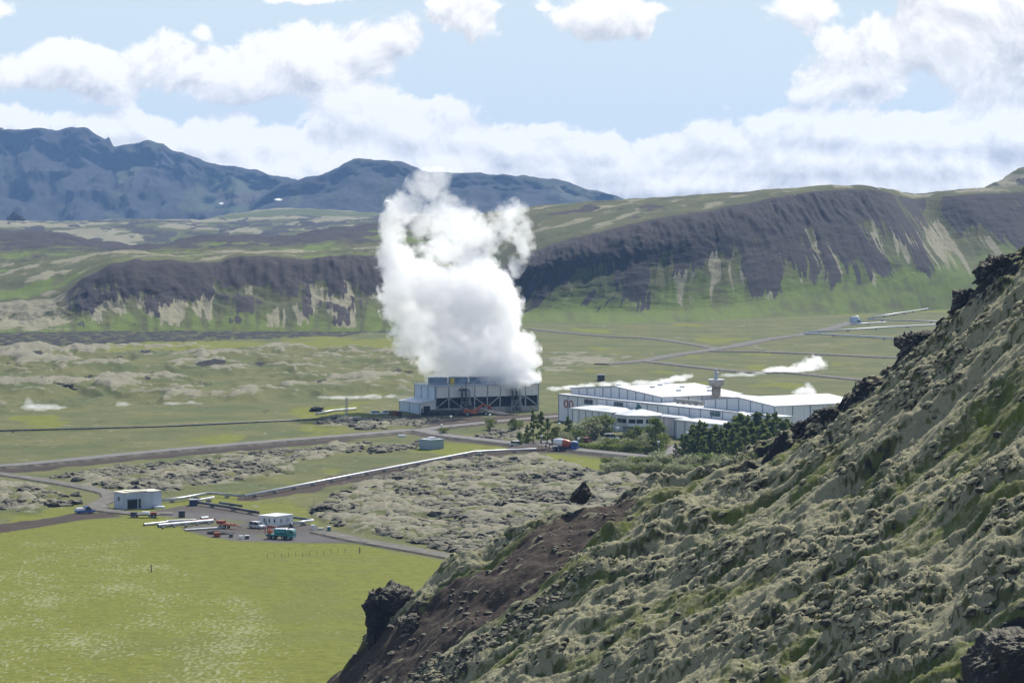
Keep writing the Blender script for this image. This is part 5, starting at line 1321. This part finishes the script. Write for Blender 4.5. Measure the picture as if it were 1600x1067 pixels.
for i, (px, py, rz, lab, c) in enumerate([(853, 704, 20, 'person in brown work clothes standing apart, leftmost of the three by the mixer truck', 'rust_cloth'),
                                       (858.5, 704.5, -60, 'person in dark clothes, middle of the three standing behind the mixer truck', 'dark_cloth'),
                                       (863, 703.5, 100, 'person in dark clothes closest to the back of the mixer truck', 'dark_cloth')]):
    me = pm.copy(); me.materials.clear()
    for q in (c, 'skin', 'dark_cloth'): me.materials.append(MAT[q])
    o = bpy.data.objects.new('person', me); COL.objects.link(o); o.location = at(px, py) + Vector((0, 0, 0.42)); o.rotation_euler.z = R(rz)
    tag(o, lab, 'person', 'people by the mixer truck')
    h = MB(); h.lathe([(.10, 1.70), (.108, 1.75), (.085, 1.80), (.02, 1.825)], 12, c=(0, 0.01, 0)); hh = h.build('hair', 'hair', o, smooth=True)

# ------------------------------------------------------------------ trees and shrubs
def crown_mesh(n, h, r, z0, shape, leaf, seed, clump=26):
    g = np.random.default_rng(seed)
    # limbs carry clumps; leaves sit round each clump
    t = g.random(clump) ** 0.8; ang = g.uniform(0, 6.283, clump) + np.arange(clump) * 2.4
    if shape == 'spire': rad = r * (1.02 - t) ** 0.55 * g.uniform(0.35, 1.0, clump)
    elif shape == 'round': rad = r * np.sqrt(np.clip(1 - (2 * t - 0.9) ** 2, 0.05, 1)) * g.uniform(0.3, 0.95, clump)
    else: rad = r * g.uniform(0.1, 1.0, clump) * (0.6 + 0.4 * t)
    cz = z0 + t * (h - z0); cx, cy_ = rad * np.cos(ang), rad * np.sin(ang)
    cs = (0.42 if shape == 'spire' else 0.5) * r * g.uniform(0.5, 1.1, clump) * (1.1 - 0.55 * t if shape == 'spire' else 1)
    which = g.integers(0, clump, n)
    d = g.normal(0, 1, (n, 3)); d /= np.linalg.norm(d, axis=1, keepdims=True); d *= g.random((n, 1)) ** 0.45
    c = np.stack([cx[which], cy_[which], cz[which]], 1) + d * cs[which][:, None] * np.array([1, 1, 0.75 if shape != 'spire' else 0.9])
    if shape == 'spire':
        m_ = max(20, n // 12); tt = g.random(m_); c[:m_] = np.stack([g.normal(0, .12 * r, m_) * (1.1 - tt), g.normal(0, .12 * r, m_) * (1.1 - tt), h * (0.72 + 0.30 * tt)], 1)
    c[:, 2] = np.maximum(c[:, 2], 0.15)
    a = g.normal(0, 1, (n, 3)); a /= np.linalg.norm(a, axis=1, keepdims=True); b = np.cross(a, g.normal(0, 1, (n, 3))); b /= np.linalg.norm(b, axis=1, keepdims=True) + 1e-9
    s = leaf * g.uniform(0.6, 1.3, (n, 1)); a, b = a * s, b * s * 0.6
    V = np.stack([c - a, c + b, c + a, c - b], 1).reshape(-1, 3); Fq = np.arange(4 * n).reshape(n, 4)
    return V, Fq, np.stack([cx, cy_, cz], 1)
def tree(name, label, cat, loc, h, r, shape, leafm, seed, n=2200, leaf=0.26, z0=None, group=None):
    t = thing(name, label, cat, loc, 0, group)
    z0 = h * 0.12 if z0 is None else z0
    V, Fq, cl = crown_mesh(n, h, r, z0, shape, leaf, seed)
    np_mesh('crown', V, Fq, leafm, smooth=False, parent=t)
    m = MB(); g = np.random.default_rng(seed + 1); tr = 0.018 * h + 0.05
    if shape == 'bush':
        for k in range(5):
            a = g.uniform(0, 6.28); m.tube([(0, 0, -0.3), (0.3 * r * math.cos(a), 0.3 * r * math.sin(a), h * 0.45), (0.6 * r * math.cos(a), 0.6 * r * math.sin(a), h * 0.85)], [0.06, 0.04, 0.015], 6)
    else:
        m.tube([(0, 0, -0.4), (0.05, 0, h * 0.4), (-0.03, 0.05, h * 0.95)], [tr * 1.3, tr * 0.8, 0.03], 8)
        for k in range(0, len(cl), 2):
            q = Vector(cl[k]); b0 = Vector((0, 0, max(0.3, q.z - 0.5 * math.hypot(q.x, q.y) - 0.2))); m.tube([b0, b0.lerp(q, 0.6) + Vector((0, 0, 0.1)), q], [tr * 0.35, tr * 0.22, 0.02], 5)
    m.build('trunk', 'bark', t)
    return t
def hpx(px, py, dpx): return dpx * at(px, py).y / F_PX
def put(proto, px, py, dpx, base_h, label, group=None, rz=None, wide=1.0):
    k = hpx(px, py, dpx) / base_h
    return dup(proto, at(px, py), random.uniform(0, 6.28) if rz is None else rz, label, (k * wide, k * wide, k), group)
FAR = (0, -900, -60)
protos = {}
def first(kind, px, py, dpx, label, group=None, wide=1.0):
    base = {'spruce': (11, 2.1, 'spire', 'leaf_dark', 3400, .24), 'spruce_b': (11, 2.5, 'spire', 'leaf_dark', 2600, .26), 'pine': (10, 2.7, 'spire', 'leaf_mid', 2600, .24), 'birch': (8, 2.9, 'round', 'leaf_mid', 2400, .24), 'yellow': (5, 2.6, 'round', 'leaf_yellow', 1600, .22), 'shrub': (3.6, 2.6, 'bush', 'leaf_grey', 1500, .18), 'shrub_b': (3.2, 2.3, 'bush', 'leaf_mid', 1300, .18)}[kind]
    nm, cat = {'spruce': ('conifer_tree', 'tree'), 'spruce_b': ('conifer_tree', 'tree'), 'pine': ('conifer_tree', 'tree'), 'birch': ('birch_tree', 'tree'), 'yellow': ('bush', 'bush'), 'shrub': ('willow_shrub', 'shrub'), 'shrub_b': ('bush', 'bush')}[kind]
    if kind not in protos:
        t = tree(nm, label, cat, at(px, py), base[0], base[1], base[2], base[3], 40 + len(protos) * 7, base[4], base[5], group=group, z0=None if base[2] == 'spire' else 0.3)
        k = hpx(px, py, dpx) / base[0]; t.scale = (k * wide, k * wide, k); protos[kind] = (t, base[0]); return t
    t, bh = protos[kind]; return put(t, px, py, dpx, bh, label, group, wide=wide)
gl = 'tall trees in the clump left of the mixer truck'
first('spruce', 833, 694, 54, 'tallest dark conifer in the clump left of the mixer truck', gl)
first('spruce_b', 845, 695, 52, 'second tall conifer standing right against the tallest in the clump', gl)
first('pine', 855, 693, 40, 'shorter bluish conifer at the right side of the clump left of the mixer', gl)
first('spruce', 824, 697, 34, 'small conifer at the left foot of the clump left of the mixer', gl, 1.2)
first('spruce', 888, 694, 44, 'single conifer in front of the blue end wall of the white station', None, 1.1)
first('birch', 1024, 708, 52, 'broad dark leafy tree hiding the right end of the visitor wing', None, 1.0)
first('birch', 812, 699, 22, 'low dark round bush at the left foot of the tall clump')
first('yellow', 870, 694, 26, 'bright yellow green bush between the tall clump and the single conifer')
first('yellow', 803, 677, 22, 'pale green bush on the stony patch left of the tall clump')
first('shrub_b', 764, 672, 16, 'dark round bush beside the upper road left of the stony patch')
first('shrub_b', 695, 680, 11, 'small dark bush at the tip of the grass wedge in the road fork', None, 1.3)
gs = 'shrubs between the road and the white station'
for k, (px, py, dp, kd) in enumerate([(812, 672, 14, 'shrub_b'), (880, 697, 20, 'shrub'), (896, 695, 22, 'shrub_b'), (908, 688, 26, 'shrub'), (918, 686, 30, 'shrub'), (928, 685, 32, 'birch'), (938, 684, 30, 'shrub_b'), (946, 682, 32, 'birch'), (985, 694, 22, 'yellow'), (996, 698, 30, 'birch'), (1006, 704, 24, 'shrub'), (976, 705, 18, 'shrub'), (958, 704, 18, 'shrub_b'), (942, 703, 18, 'shrub'), (990, 707, 18, 'shrub_b'), (1036, 706, 26, 'shrub_b')]):
    first(kd, px, py, dp, ['small bush on the stony patch touching the upper road', 'grey green shrub under the single conifer', 'dark bush under the right side of the single conifer', 'grey shrub at the left end of the row below the orange letters', 'second grey shrub in the row below the orange letters', 'leafy tree in the row below the orange letters', 'bush in the row left of the visitor wing', 'leafy tree touching the left side of the visitor wing', 'yellow green bush under the visitor wing', 'leafy tree under the right half of the visitor wing', 'grey shrub at the foot of the broad dark tree', 'grey shrub just behind the middle of the dark hedge', 'bush behind the dark hedge below the white van', 'grey shrub behind the left part of the dark hedge', 'bush behind the right part of the dark hedge', 'bush right of the broad dark tree'][k], gs, 1.15)
gw = 'trees of the dense dark wood before the white halls'
lw = 'tall dark green tree packed in the dense wood before the white halls'
wood = [(1064, 716, 38), (1072, 719, 40), (1083, 714, 50), (1093, 717, 60), (1090, 722, 48), (1102, 716, 56), (1110, 721, 50), (1119, 715, 52), (1127, 720, 52), (1137, 714, 54), (1143, 721, 54), (1151, 717, 58), (1158, 712, 66), (1168, 713, 64), (1164, 722, 56), (1175, 719, 60), (1182, 712, 68), (1190, 720, 58), (1198, 711, 65), (1206, 716, 60), (1214, 710, 66), (1222, 714, 56), (1229, 709, 54), (1237, 708, 48), (1244, 707, 44), (1056, 720, 28), (1078, 723, 36), (1099, 724, 40), (1118, 725, 40), (1135, 726, 42), (1153, 726, 44), (1176, 725, 46), (1197, 723, 48), (1215, 721, 46)]
for k, (a, b, c) in enumerate(wood):
    first(['spruce', 'pine', 'spruce_b', 'spruce', 'pine'][k % 5], a + random.uniform(-2, 2), b, c, lw, gw, random.uniform(1.35, 1.75))
gwl = 'grey green willow shrubs along the front of the wood'
k = 0
for row, (py0, dp) in enumerate(((737, 23), (744, 18))):
    for px in np.arange(948 + row * 6, 1158, 12.5):
        if px > 1150: continue
        py = py0 + 0.012 * (px - 950) + random.uniform(-1.5, 1.5)
        first('shrub' if k % 4 else 'shrub_b', px + random.uniform(-3, 3), py, dp * random.uniform(0.8, 1.2), 'grey green willow shrub in the low double row in front of the dense wood', gwl, random.uniform(1.0, 1.35)); k += 1
def hedge(label, a, b, h, w_, seed, n=3800):
    A_, B_ = at(*a), at(*b); t = thing('hedge', label, 'hedge', A_); d = B_ - A_; g = np.random.default_rng(seed)
    u_ = g.random(n); c = np.outer(u_, np.array(d)) + np.stack([g.normal(0, w_ * .45, n), g.normal(0, w_ * .45, n), (h * (0.85 + 0.25 * fbm(u_ * 9, u_ * 0 + seed, 3, seed))) * g.random(n) ** 0.55], 1)
    q = g.normal(0, 1, (n, 3)); q /= np.linalg.norm(q, axis=1, keepdims=True); r_ = np.cross(q, g.normal(0, 1, (n, 3))); r_ /= np.linalg.norm(r_, axis=1, keepdims=True)
    s = .24 * g.uniform(.6, 1.3, (n, 1)); q, r_ = q * s, r_ * s * .6
    np_mesh('foliage', np.stack([c - q, c + r_, c + q, c - r_], 1).reshape(-1, 3), np.arange(4 * n).reshape(n, 4), 'leaf_dark', smooth=False, parent=t)
    m = MB()
    for k in range(14):
        p = d * ((k + .5) / 14); m.tube([p + Vector((0, 0, -.3)), p + Vector((0.1, 0, h * .6))], [.06, .03], 6)
    m.build('stems', 'bark', t)
hedge('long dark hedge between the mixer truck and the dense wood', (922, 704), (1036, 710), 2.6, 1.8, 4, 4600)
hedge('short dark hedge right behind the mixer truck cab', (896, 700), (924, 702), 1.9, 1.3, 6, 1400)

HAZE_D = 0.000037
SUN_E = 5.0
SKY_S = 0.10
SKY_T = (4.75, 5.6, 6.25)
SKY_MIX = 0.9
CLOUD_D, CLOUD_B = (4.3, 4.4, 4.65), (8.3, 8.1, 7.8)
EXPO = 0.46
# ------------------------------------------------------------------ steam
def steam_mat(name, dens, blobs=None, z0=None, step=1.0, nscale=0.09, namp=1.15, soft=0.30, warp=14.0, wsc=0.055, fine=0.0):
    m, N = new_mat(name)
    tc = N.n('ShaderNodeTexCoord').outputs['Object']
    if blobs:
        wv = N.vmath('MULTIPLY_ADD', N.noise(tc, wsc, 2, 0.5, color=True), (warp,) * 3, (-warp / 2,) * 3)
        p = N.vmath('ADD', tc, wv)
        acc = None
        for (c, r) in blobs:
            l = N.vmath('LENGTH', N.vmath('MULTIPLY_ADD', p, tuple(1 / q for q in r), tuple(-a / q for a, q in zip(c, r))))
            acc = l if acc is None else N.math('MINIMUM', acc, l)
        Fd = N.math('SUBTRACT', 1.0, acc)
        n = N.noise(tc, nscale, 5, 0.62)
        if fine: n = N.math('ADD', n, N.math('MULTIPLY', N.math('SUBTRACT', N.noise(tc, nscale * 3.4, 4, 0.6), 0.5), fine))
    else:
        oi = N.n('ShaderNodeObjectInfo')
        q = N.vmath('ADD', tc, N.vmath('SCALE', oi.outputs['Location'], 0.37))
        Fd = N.math('SUBTRACT', 0.82, N.vmath('LENGTH', tc))
        n = N.noise(q, 2.3, 5, 0.65)
    v = N.math('ADD', Fd, N.math('MULTIPLY', N.math('SUBTRACT', n, 0.5), namp))
    d = N.ramp(v, 0.02, soft + 0.02)
    if z0:
        sp = N.n('ShaderNodeSeparateXYZ'); N.set(sp.inputs[0], tc)
        d = N.math('MULTIPLY', d, N.ramp(sp.outputs[2], z0[0], z0[1], 1.0, z0[2]))
    d = N.math('MULTIPLY', d, dens)
    pv = N.n('ShaderNodeVolumePrincipled'); pv.inputs['Color'].default_value = (0.972, 0.972, 0.976, 1)
    pv.inputs['Anisotropy'].default_value = 0.55
    N.set(pv.inputs['Density'], d)
    o = N.n('ShaderNodeOutputMaterial'); N.nt.links.new(pv.outputs[0], o.inputs['Volume'])
    m.cycles.volume_step_rate = step
    return m

def hull(name, blobs, k, voxel):
    bm = bmesh.new()
    for (c, r) in blobs:
        mt = Matrix.Translation(c) @ Matrix.Diagonal((*[q * k for q in r], 1))
        bmesh.ops.create_icosphere(bm, subdivisions=3, radius=1, matrix=mt)
    me = bpy.data.meshes.new(name); bm.to_mesh(me); bm.free()
    o = bpy.data.objects.new(name, me); COL.objects.link(o)
    md = o.modifiers.new('r', 'REMESH'); md.mode = 'VOXEL'; md.voxel_size = voxel
    dg = bpy.context.evaluated_depsgraph_get()
    me2 = bpy.data.meshes.new_from_object(o.evaluated_get(dg))
    bm = bmesh.new(); bm.from_mesh(me2); bm.verts.ensure_lookup_table(); seen = set(); isl = []
    for v0 in bm.verts:
        if v0.index in seen: continue
        st, grp = [v0], []
        seen.add(v0.index)
        while st:
            q = st.pop(); grp.append(q)
            for e_ in q.link_edges:
                w_ = e_.other_vert(q)
                if w_.index not in seen: seen.add(w_.index); st.append(w_)
        isl.append(grp)
    isl.sort(key=len)
    bmesh.ops.delete(bm, geom=[q for g_ in isl[:-1] for q in g_], context='VERTS'); bm.to_mesh(me2); bm.free()
    o.modifiers.clear(); o.data = me2; bpy.data.meshes.remove(me); me2.name = name
    return o

PD = 1088.0
plume = [(800, 598, 34, 11, -11), (825, 596, 20, 12, -8), (772, 594, 20, 10, -10), (682, 322, 34, 30), (706, 352, 36, 30), (738, 362, 34, 28), (672, 290, 30, 22), (786, 595, 34, 14), (818, 591, 24, 17), (748, 592, 26, 13), (688, 592, 26, 16), (722, 584, 36, 28), (765, 580, 44, 34), (803, 576, 36, 34), (815, 556, 28, 34), (675, 562, 26, 28), (722, 545, 60, 46),
         (778, 535, 46, 40), (655, 515, 44, 46), (725, 490, 62, 56), (785, 495, 36, 40), (630, 465, 38, 46), (690, 455, 58, 44), (748, 448, 50, 38), (792, 468, 24, 28),
         (622, 415, 28, 44), (652, 425, 40, 30), (618, 360, 20, 42), (638, 322, 24, 26), (664, 298, 24, 24), (660, 345, 16, 24), (692, 312, 30, 22), (722, 338, 30, 24),
         (748, 370, 32, 28), (782, 350, 30, 26), (808, 340, 18, 24), (822, 375, 12, 34), (738, 405, 30, 24), (806, 415, 18, 16), (692, 352, 30, 26), (700, 388, 40, 24), (690, 276, 24, 12), (655, 280, 14, 12)]
bl = []
for (a, b, rx, ry, *dd_) in plume:
    c = P(a, b, (PD + dd_[0]) if dd_ else PD + random.uniform(-4, 4)); k = PD / F_PX * (1.08 if b > 430 else 1.25)
    bl.append(((float(c[0]), float(c[1]), float(c[2])), (rx * k, max(rx, ry) * k * (0.8 if b > 430 else 0.55), ry * k)))
po = hull('steam_plume', bl, 1.17, 1.6)
MAT['plume'] = steam_mat('steam_volume', 0.30, bl, (36, 88, 0.28), step=0.22, nscale=0.08, namp=1.35, soft=0.34, fine=1.3)
po.data.materials.clear(); po.data.materials.append(MAT['plume'])
tag(po, 'tall white steam plume billowing up from the cooling tower', 'steam')

MAT['wisp'] = steam_mat('steam_wisp_volume', 0.30, None, None, step=0.35, namp=1.7, soft=0.7)
uv, uf = ico(3)
def wisp(label, px, py, rx, ry, d=None, dens=None, group=None, depth=None):
    if d is None:
        c = at(px, py + ry); c.z = ry * c.y / F_PX * 0.9
        d = c.y
    else: c = pw(px, py, d)
    k = d / F_PX
    o = np_mesh('steam_wisp', uv * 1.2, uf, 'wisp'); o.location = c
    o.scale = (rx * k, (depth or rx) * k, ry * k)
    return tag(o, label, 'steam', group)
def drift(label, items, d=None, dens=0.25, group=None):
    b_ = []
    for (px, py, rx, ry) in items:
        if d is None: c = at(px, 0 * py + max(q[1] + q[3] for q in items if abs(q[0] - px) < 1)); dd_ = c.y; c.z = HC - (py - YH) / F_PX * dd_
        else: c = pw(px, py, d); dd_ = d
        k = dd_ / F_PX; b_.append((tuple(c), (rx * k * 1.35, max(rx, ry) * k * 1.5, ry * k * 1.35)))
    ref = Vector(b_[0][0]); lb = [(tuple(Vector(c) - ref), r) for c, r in b_]
    o = hull('steam_wisp', lb, 1.4, 0.5); o.location = ref
    kk_ = (d or ref.y) / F_PX * 5
    m = steam_mat('steam_wisp_volume', dens, lb, None, step=0.25, nscale=0.32, namp=1.9, soft=0.55, warp=3.0, wsc=0.2)
    o.data.materials.clear(); o.data.materials.append(m)
    return tag(o, label, 'steam', group)
drift('white steam drift swelling to the right on the far right plain', [(1202, 580, 9, 3.5), (1218, 578, 13, 5), (1238, 578, 16, 5), (1257, 574, 15, 7), (1273, 569, 15, 10), (1287, 564, 12, 12), (1279, 556, 7, 6)], None, 0.35)
gq = 'steam over the hall roofs'
drift('small steam puff rising over the right hall roof', [(1250, 614, 10, 5), (1260, 611, 12, 7), (1268, 614, 9, 5), (1264, 604, 6, 7)], 1130, 0.35, gq)
drift('slanting steam streak left of the concrete tower', [(1030, 599, 12, 3), (1045, 595, 14, 4), (1060, 591, 14, 5), (1074, 588, 9, 3.5)], 1190, 0.28, gq)
drift('faint low steam trail on the plain right of the concrete tower', [(1140, 587, 14, 2), (1165, 585.5, 16, 2.5), (1185, 584, 10, 2)], None, 0.10, gq)
drift('long low band of steam shreds along the roof line of the left hall', [(868, 608, 12, 2.5), (895, 606, 16, 3.5), (920, 603, 14, 4), (945, 601, 14, 4), (970, 600, 16, 4), (1000, 598, 14, 4), (1020, 599, 12, 3)], 1150, 0.22, gq)
gq = 'steam on the left plain'
drift('bright white steam patch on the plain at the left edge', [(45, 637, 12, 3.5), (62, 637, 15, 5), (80, 636.5, 14, 4), (97, 636, 8, 2.5), (46, 631, 8, 8)], None, 0.10, gq)
drift('small white steam puff on the left plain below the mossy mounds', [(186, 631, 5, 4), (193, 632, 8, 3)], None, 0.14, gq)
drift('faint steam trace on the left plain right of the small puff', [(270, 631.5, 14, 1.8), (300, 630, 16, 2)], None, 0.10, gq)
drift('faint steam trace on the plain between the lattice mast and the cooling tower', [(505, 622, 10, 2), (530, 622, 18, 2.2), (556, 621.5, 16, 2.5), (584, 620.5, 18, 2.5), (610, 619.5, 12, 2.5)], None, 0.10, gq)
for a, b, rx, ry, t in [(346, 318, 7, 3.5, 'tiny white fumarole low on the far left mountain'), (435, 312, 12, 3.5, 'white fumarole streak in the saddle of the far mountains'), (606, 314, 9, 3.5, 'white fumarole streak touching the left side of the plume')]:
    wisp(t, a, b, rx * 0.8, ry * 0.8, d=6500, group='fumaroles on the far mountains')

# ------------------------------------------------------------------ air
m, N = new_mat('haze_air')
pv = N.n('ShaderNodeVolumePrincipled'); pv.inputs['Color'].default_value = (0.30, 0.54, 1.0, 1); pv.inputs['Density'].default_value = HAZE_D
pv.inputs['Anisotropy'].default_value = 0.2
o_ = N.n('ShaderNodeOutputMaterial'); N.nt.links.new(pv.outputs[0], o_.inputs['Volume'])
mb = MB(); mb.box(-4200, 4200, -300, 10600, -12, 440)
MAT['haze'] = m
hz = mb.build('haze', 'haze'); tag(hz, 'thin blue haze filling the valley air', 'haze', None, 'stuff')

# ------------------------------------------------------------------ sun, sky, clouds
AZ, EL = R(24), R(46)
sd = Vector((math.sin(AZ) * math.cos(EL), math.cos(AZ) * math.cos(EL), math.sin(EL)))
sun = bpy.data.lights.new('sun', 'SUN'); sun.energy = SUN_E; sun.angle = R(0.5); sun.color = (1.0, 0.955, 0.88)
so = bpy.data.objects.new('sun', sun); COL.objects.link(so); so.rotation_euler = sd.to_track_quat('Z', 'Y').to_euler(); so.location = (0, 0, 500)

wd = bpy.data.worlds.new('World'); scn.world = wd; wd.use_nodes = True
N = NT(wd.node_tree)
sk = N.n('ShaderNodeTexSky', sky_type='NISHITA'); sk.sun_disc = False; sk.sun_elevation = EL; sk.sun_rotation = AZ
sk.air_density = 1.0; sk.dust_density = 0.6; sk.ozone_density = 1.2
gen = N.n('ShaderNodeTexCoord').outputs['Generated']
sp = N.n('ShaderNodeSeparateXYZ'); N.set(sp.inputs[0], gen)
yy = N.math('MAXIMUM', sp.outputs[1], 0.05)
# bearing and elevation as tangents, in units of 1/1000
U = N.math('MULTIPLY', N.math('DIVIDE', sp.outputs[0], yy), 1000.0)
Vv = N.math('MULTIPLY', N.math('DIVIDE', sp.outputs[2], yy), 1000.0)
cb = N.n('ShaderNodeCombineXYZ'); N.set(cb.inputs[0], U); N.set(cb.inputs[1], Vv)
uvv = cb.outputs[0]
k = 1000.0 / F_PX
clouds = [(95, 105, 92, 46, 1), (60, 115, 60, 28, 1), (180, 118, 110, 44, 1), (300, 108, 100, 46, 1), (390, 120, 120, 40, 1), (470, 95, 120, 50, 1), (560, 80, 90, 52, 1), (625, 62, 40, 36, 1), (320, 55, 34, 26, .7),
          (30, 190, 110, 26, 1), (190, 205, 90, 30, 1), (110, 230, 260, 34, 1), (330, 225, 190, 40, 1), (450, 235, 190, 55, 1), (565, 185, 110, 50, 1.25), (640, 205, 100, 52, 1.25), (700, 215, 140, 30, 1), (790, 235, 170, 34, 1.15), (600, 260, 420, 46, 1.35),
          (950, 265, 280, 34, 1), (1060, 232, 90, 30, 1), (1150, 222, 130, 36, 1), (1290, 208, 170, 32, 1.2), (1430, 212, 200, 38, 1.25), (1580, 215, 170, 44, 1.25), (1300, 252, 420, 40, 1.3), (1120, 285, 600, 26, 1.2),
          (1345, 130, 110, 42, 1), (1390, 70, 110, 70, 1), (1480, 55, 125, 80, 1.05), (1590, 75, 125, 88, 1.05), (1280, 15, 90, 30, .8), (1260, 150, 50, 20, .7), (1010, 15, 110, 18, .5),
          (735, 25, 62, 40, .9), (700, 8, 40, 20, .7), (930, 28, 90, 42, .95), (1003, 35, 24, 34, .8), (850, 12, 40, 22, .6), (480, -4, 90, 16, .9), (1350, 178, 70, 10, .7), (0, 15, 60, 30, .5)]
nz1 = N.noise(uvv, 0.034, 9, 0.62, 0.3)
nz2 = N.noise(N.vmath('ADD', uvv, (2.0, 4.5, 0)), 0.034, 9, 0.62, 0.3)
nz3 = N.noise(uvv, 0.011, 3, 0.5)
def cloud_field(v):
    acc = None
    for (a, b, rx, ry, s) in clouds:
        c = ((a - 800) * k, (330 - b) * k); r = (rx * k * 1.12, ry * k * 1.18)
        l = N.vmath('LENGTH', N.vmath('MULTIPLY_ADD', v, (1 / r[0], 1 / r[1], 0), (-c[0] / r[0], -c[1] / r[1], 0)))
        l = N.math('SUBTRACT', s, l)
        acc = l if acc is None else N.math('SMOOTH_MAX', acc, l, 0.18)
    return acc
acc = cloud_field(uvv); acc2 = cloud_field(N.vmath('ADD', uvv, (1.5, 5.0, 0)))
den = N.math('ADD', acc, N.math('MULTIPLY', N.math('SUBTRACT', nz1, 0.5), 2.7))
cov = N.ramp(den, 0.04, 0.30)
# the rest of the sky dome carries broken cloud too
oth = N.ramp(N.noise(gen, 2.6, 7, 0.6), 0.54, 0.68, 0.0, 0.8)
inv = N.ramp(sp.outputs[1], 0.80, 0.93); low = N.ramp(Vv, 95, 150, 1.0, 0.0)
inv = N.math('MULTIPLY', inv, low)
covf = N.math('ADD', N.math('MULTIPLY', cov, inv), N.math('MULTIPLY', oth, N.math('SUBTRACT', 1.0, inv)))
# cloud body: lit crowns, greyer bellies
lit = N.math('MULTIPLY', N.math('SUBTRACT', nz1, nz2), 3.6)
lit = N.math('ADD', lit, N.math('MULTIPLY', N.math('SUBTRACT', nz3, 0.5), 1.0))
lit = N.math('ADD', lit, N.math('MULTIPLY', N.math('SUBTRACT', acc, acc2), 0.9))
lit = N.math('SUBTRACT', N.math('ADD', 0.72, lit), N.math('MULTIPLY', N.ramp(den, 0.5, 1.6), 0.18), clamp=True)
ccol = N.mix(lit, CLOUD_D, CLOUD_B)
# whiter air close to the horizon
band_ = N.ramp(sp.outputs[2], 0.10, 0.45, SKY_MIX, 0.0)
skc = N.mix(band_, sk.outputs[0], SKY_T)
skc = N.mix(N.ramp(Vv, -2, 26, 0.85, 0.0), skc, CLOUD_B)
fin = N.mix(covf, skc, ccol)
bg = N.n('ShaderNodeBackground'); N.set(bg.inputs[0], fin); bg.inputs[1].default_value = SKY_S
wo = N.n('ShaderNodeOutputWorld'); N.nt.links.new(bg.outputs[0], wo.inputs[0])
wd.cycles.sampling_method = 'MANUAL'; wd.cycles.sample_map_resolution = 512

# ------------------------------------------------------------------ camera and render
cam = bpy.data.cameras.new('camera'); co = bpy.data.objects.new('camera', cam); COL.objects.link(co)
cam.sensor_width = 36; cam.lens = F_PX / 1600 * 36; cam.clip_start = 1; cam.clip_end = 40000
co.location = (0, 0, HC); co.rotation_euler = (math.pi / 2 - PITCH, 0, 0); scn.camera = co
scn.view_settings.view_transform = 'Standard'; scn.view_settings.look = 'None'; scn.view_settings.gamma = 1
scn.view_settings.exposure = EXPO
cy = scn.cycles
cy.max_bounces = 18; cy.diffuse_bounces = 3; cy.glossy_bounces = 2; cy.transmission_bounces = 4; cy.volume_bounces = 16; cy.transparent_max_bounces = 8
cy.volume_step_rate = 1.0; cy.volume_max_steps = 256
cy.use_denoising = True
try: cy.denoiser = 'OPENIMAGEDENOISE'; cy.denoising_input_passes = 'RGB_ALBEDO_NORMAL'; cy.denoising_prefilter = 'ACCURATE'
except Exception: pass
cy.sample_clamp_indirect = 8; cy.use_adaptive_sampling = False
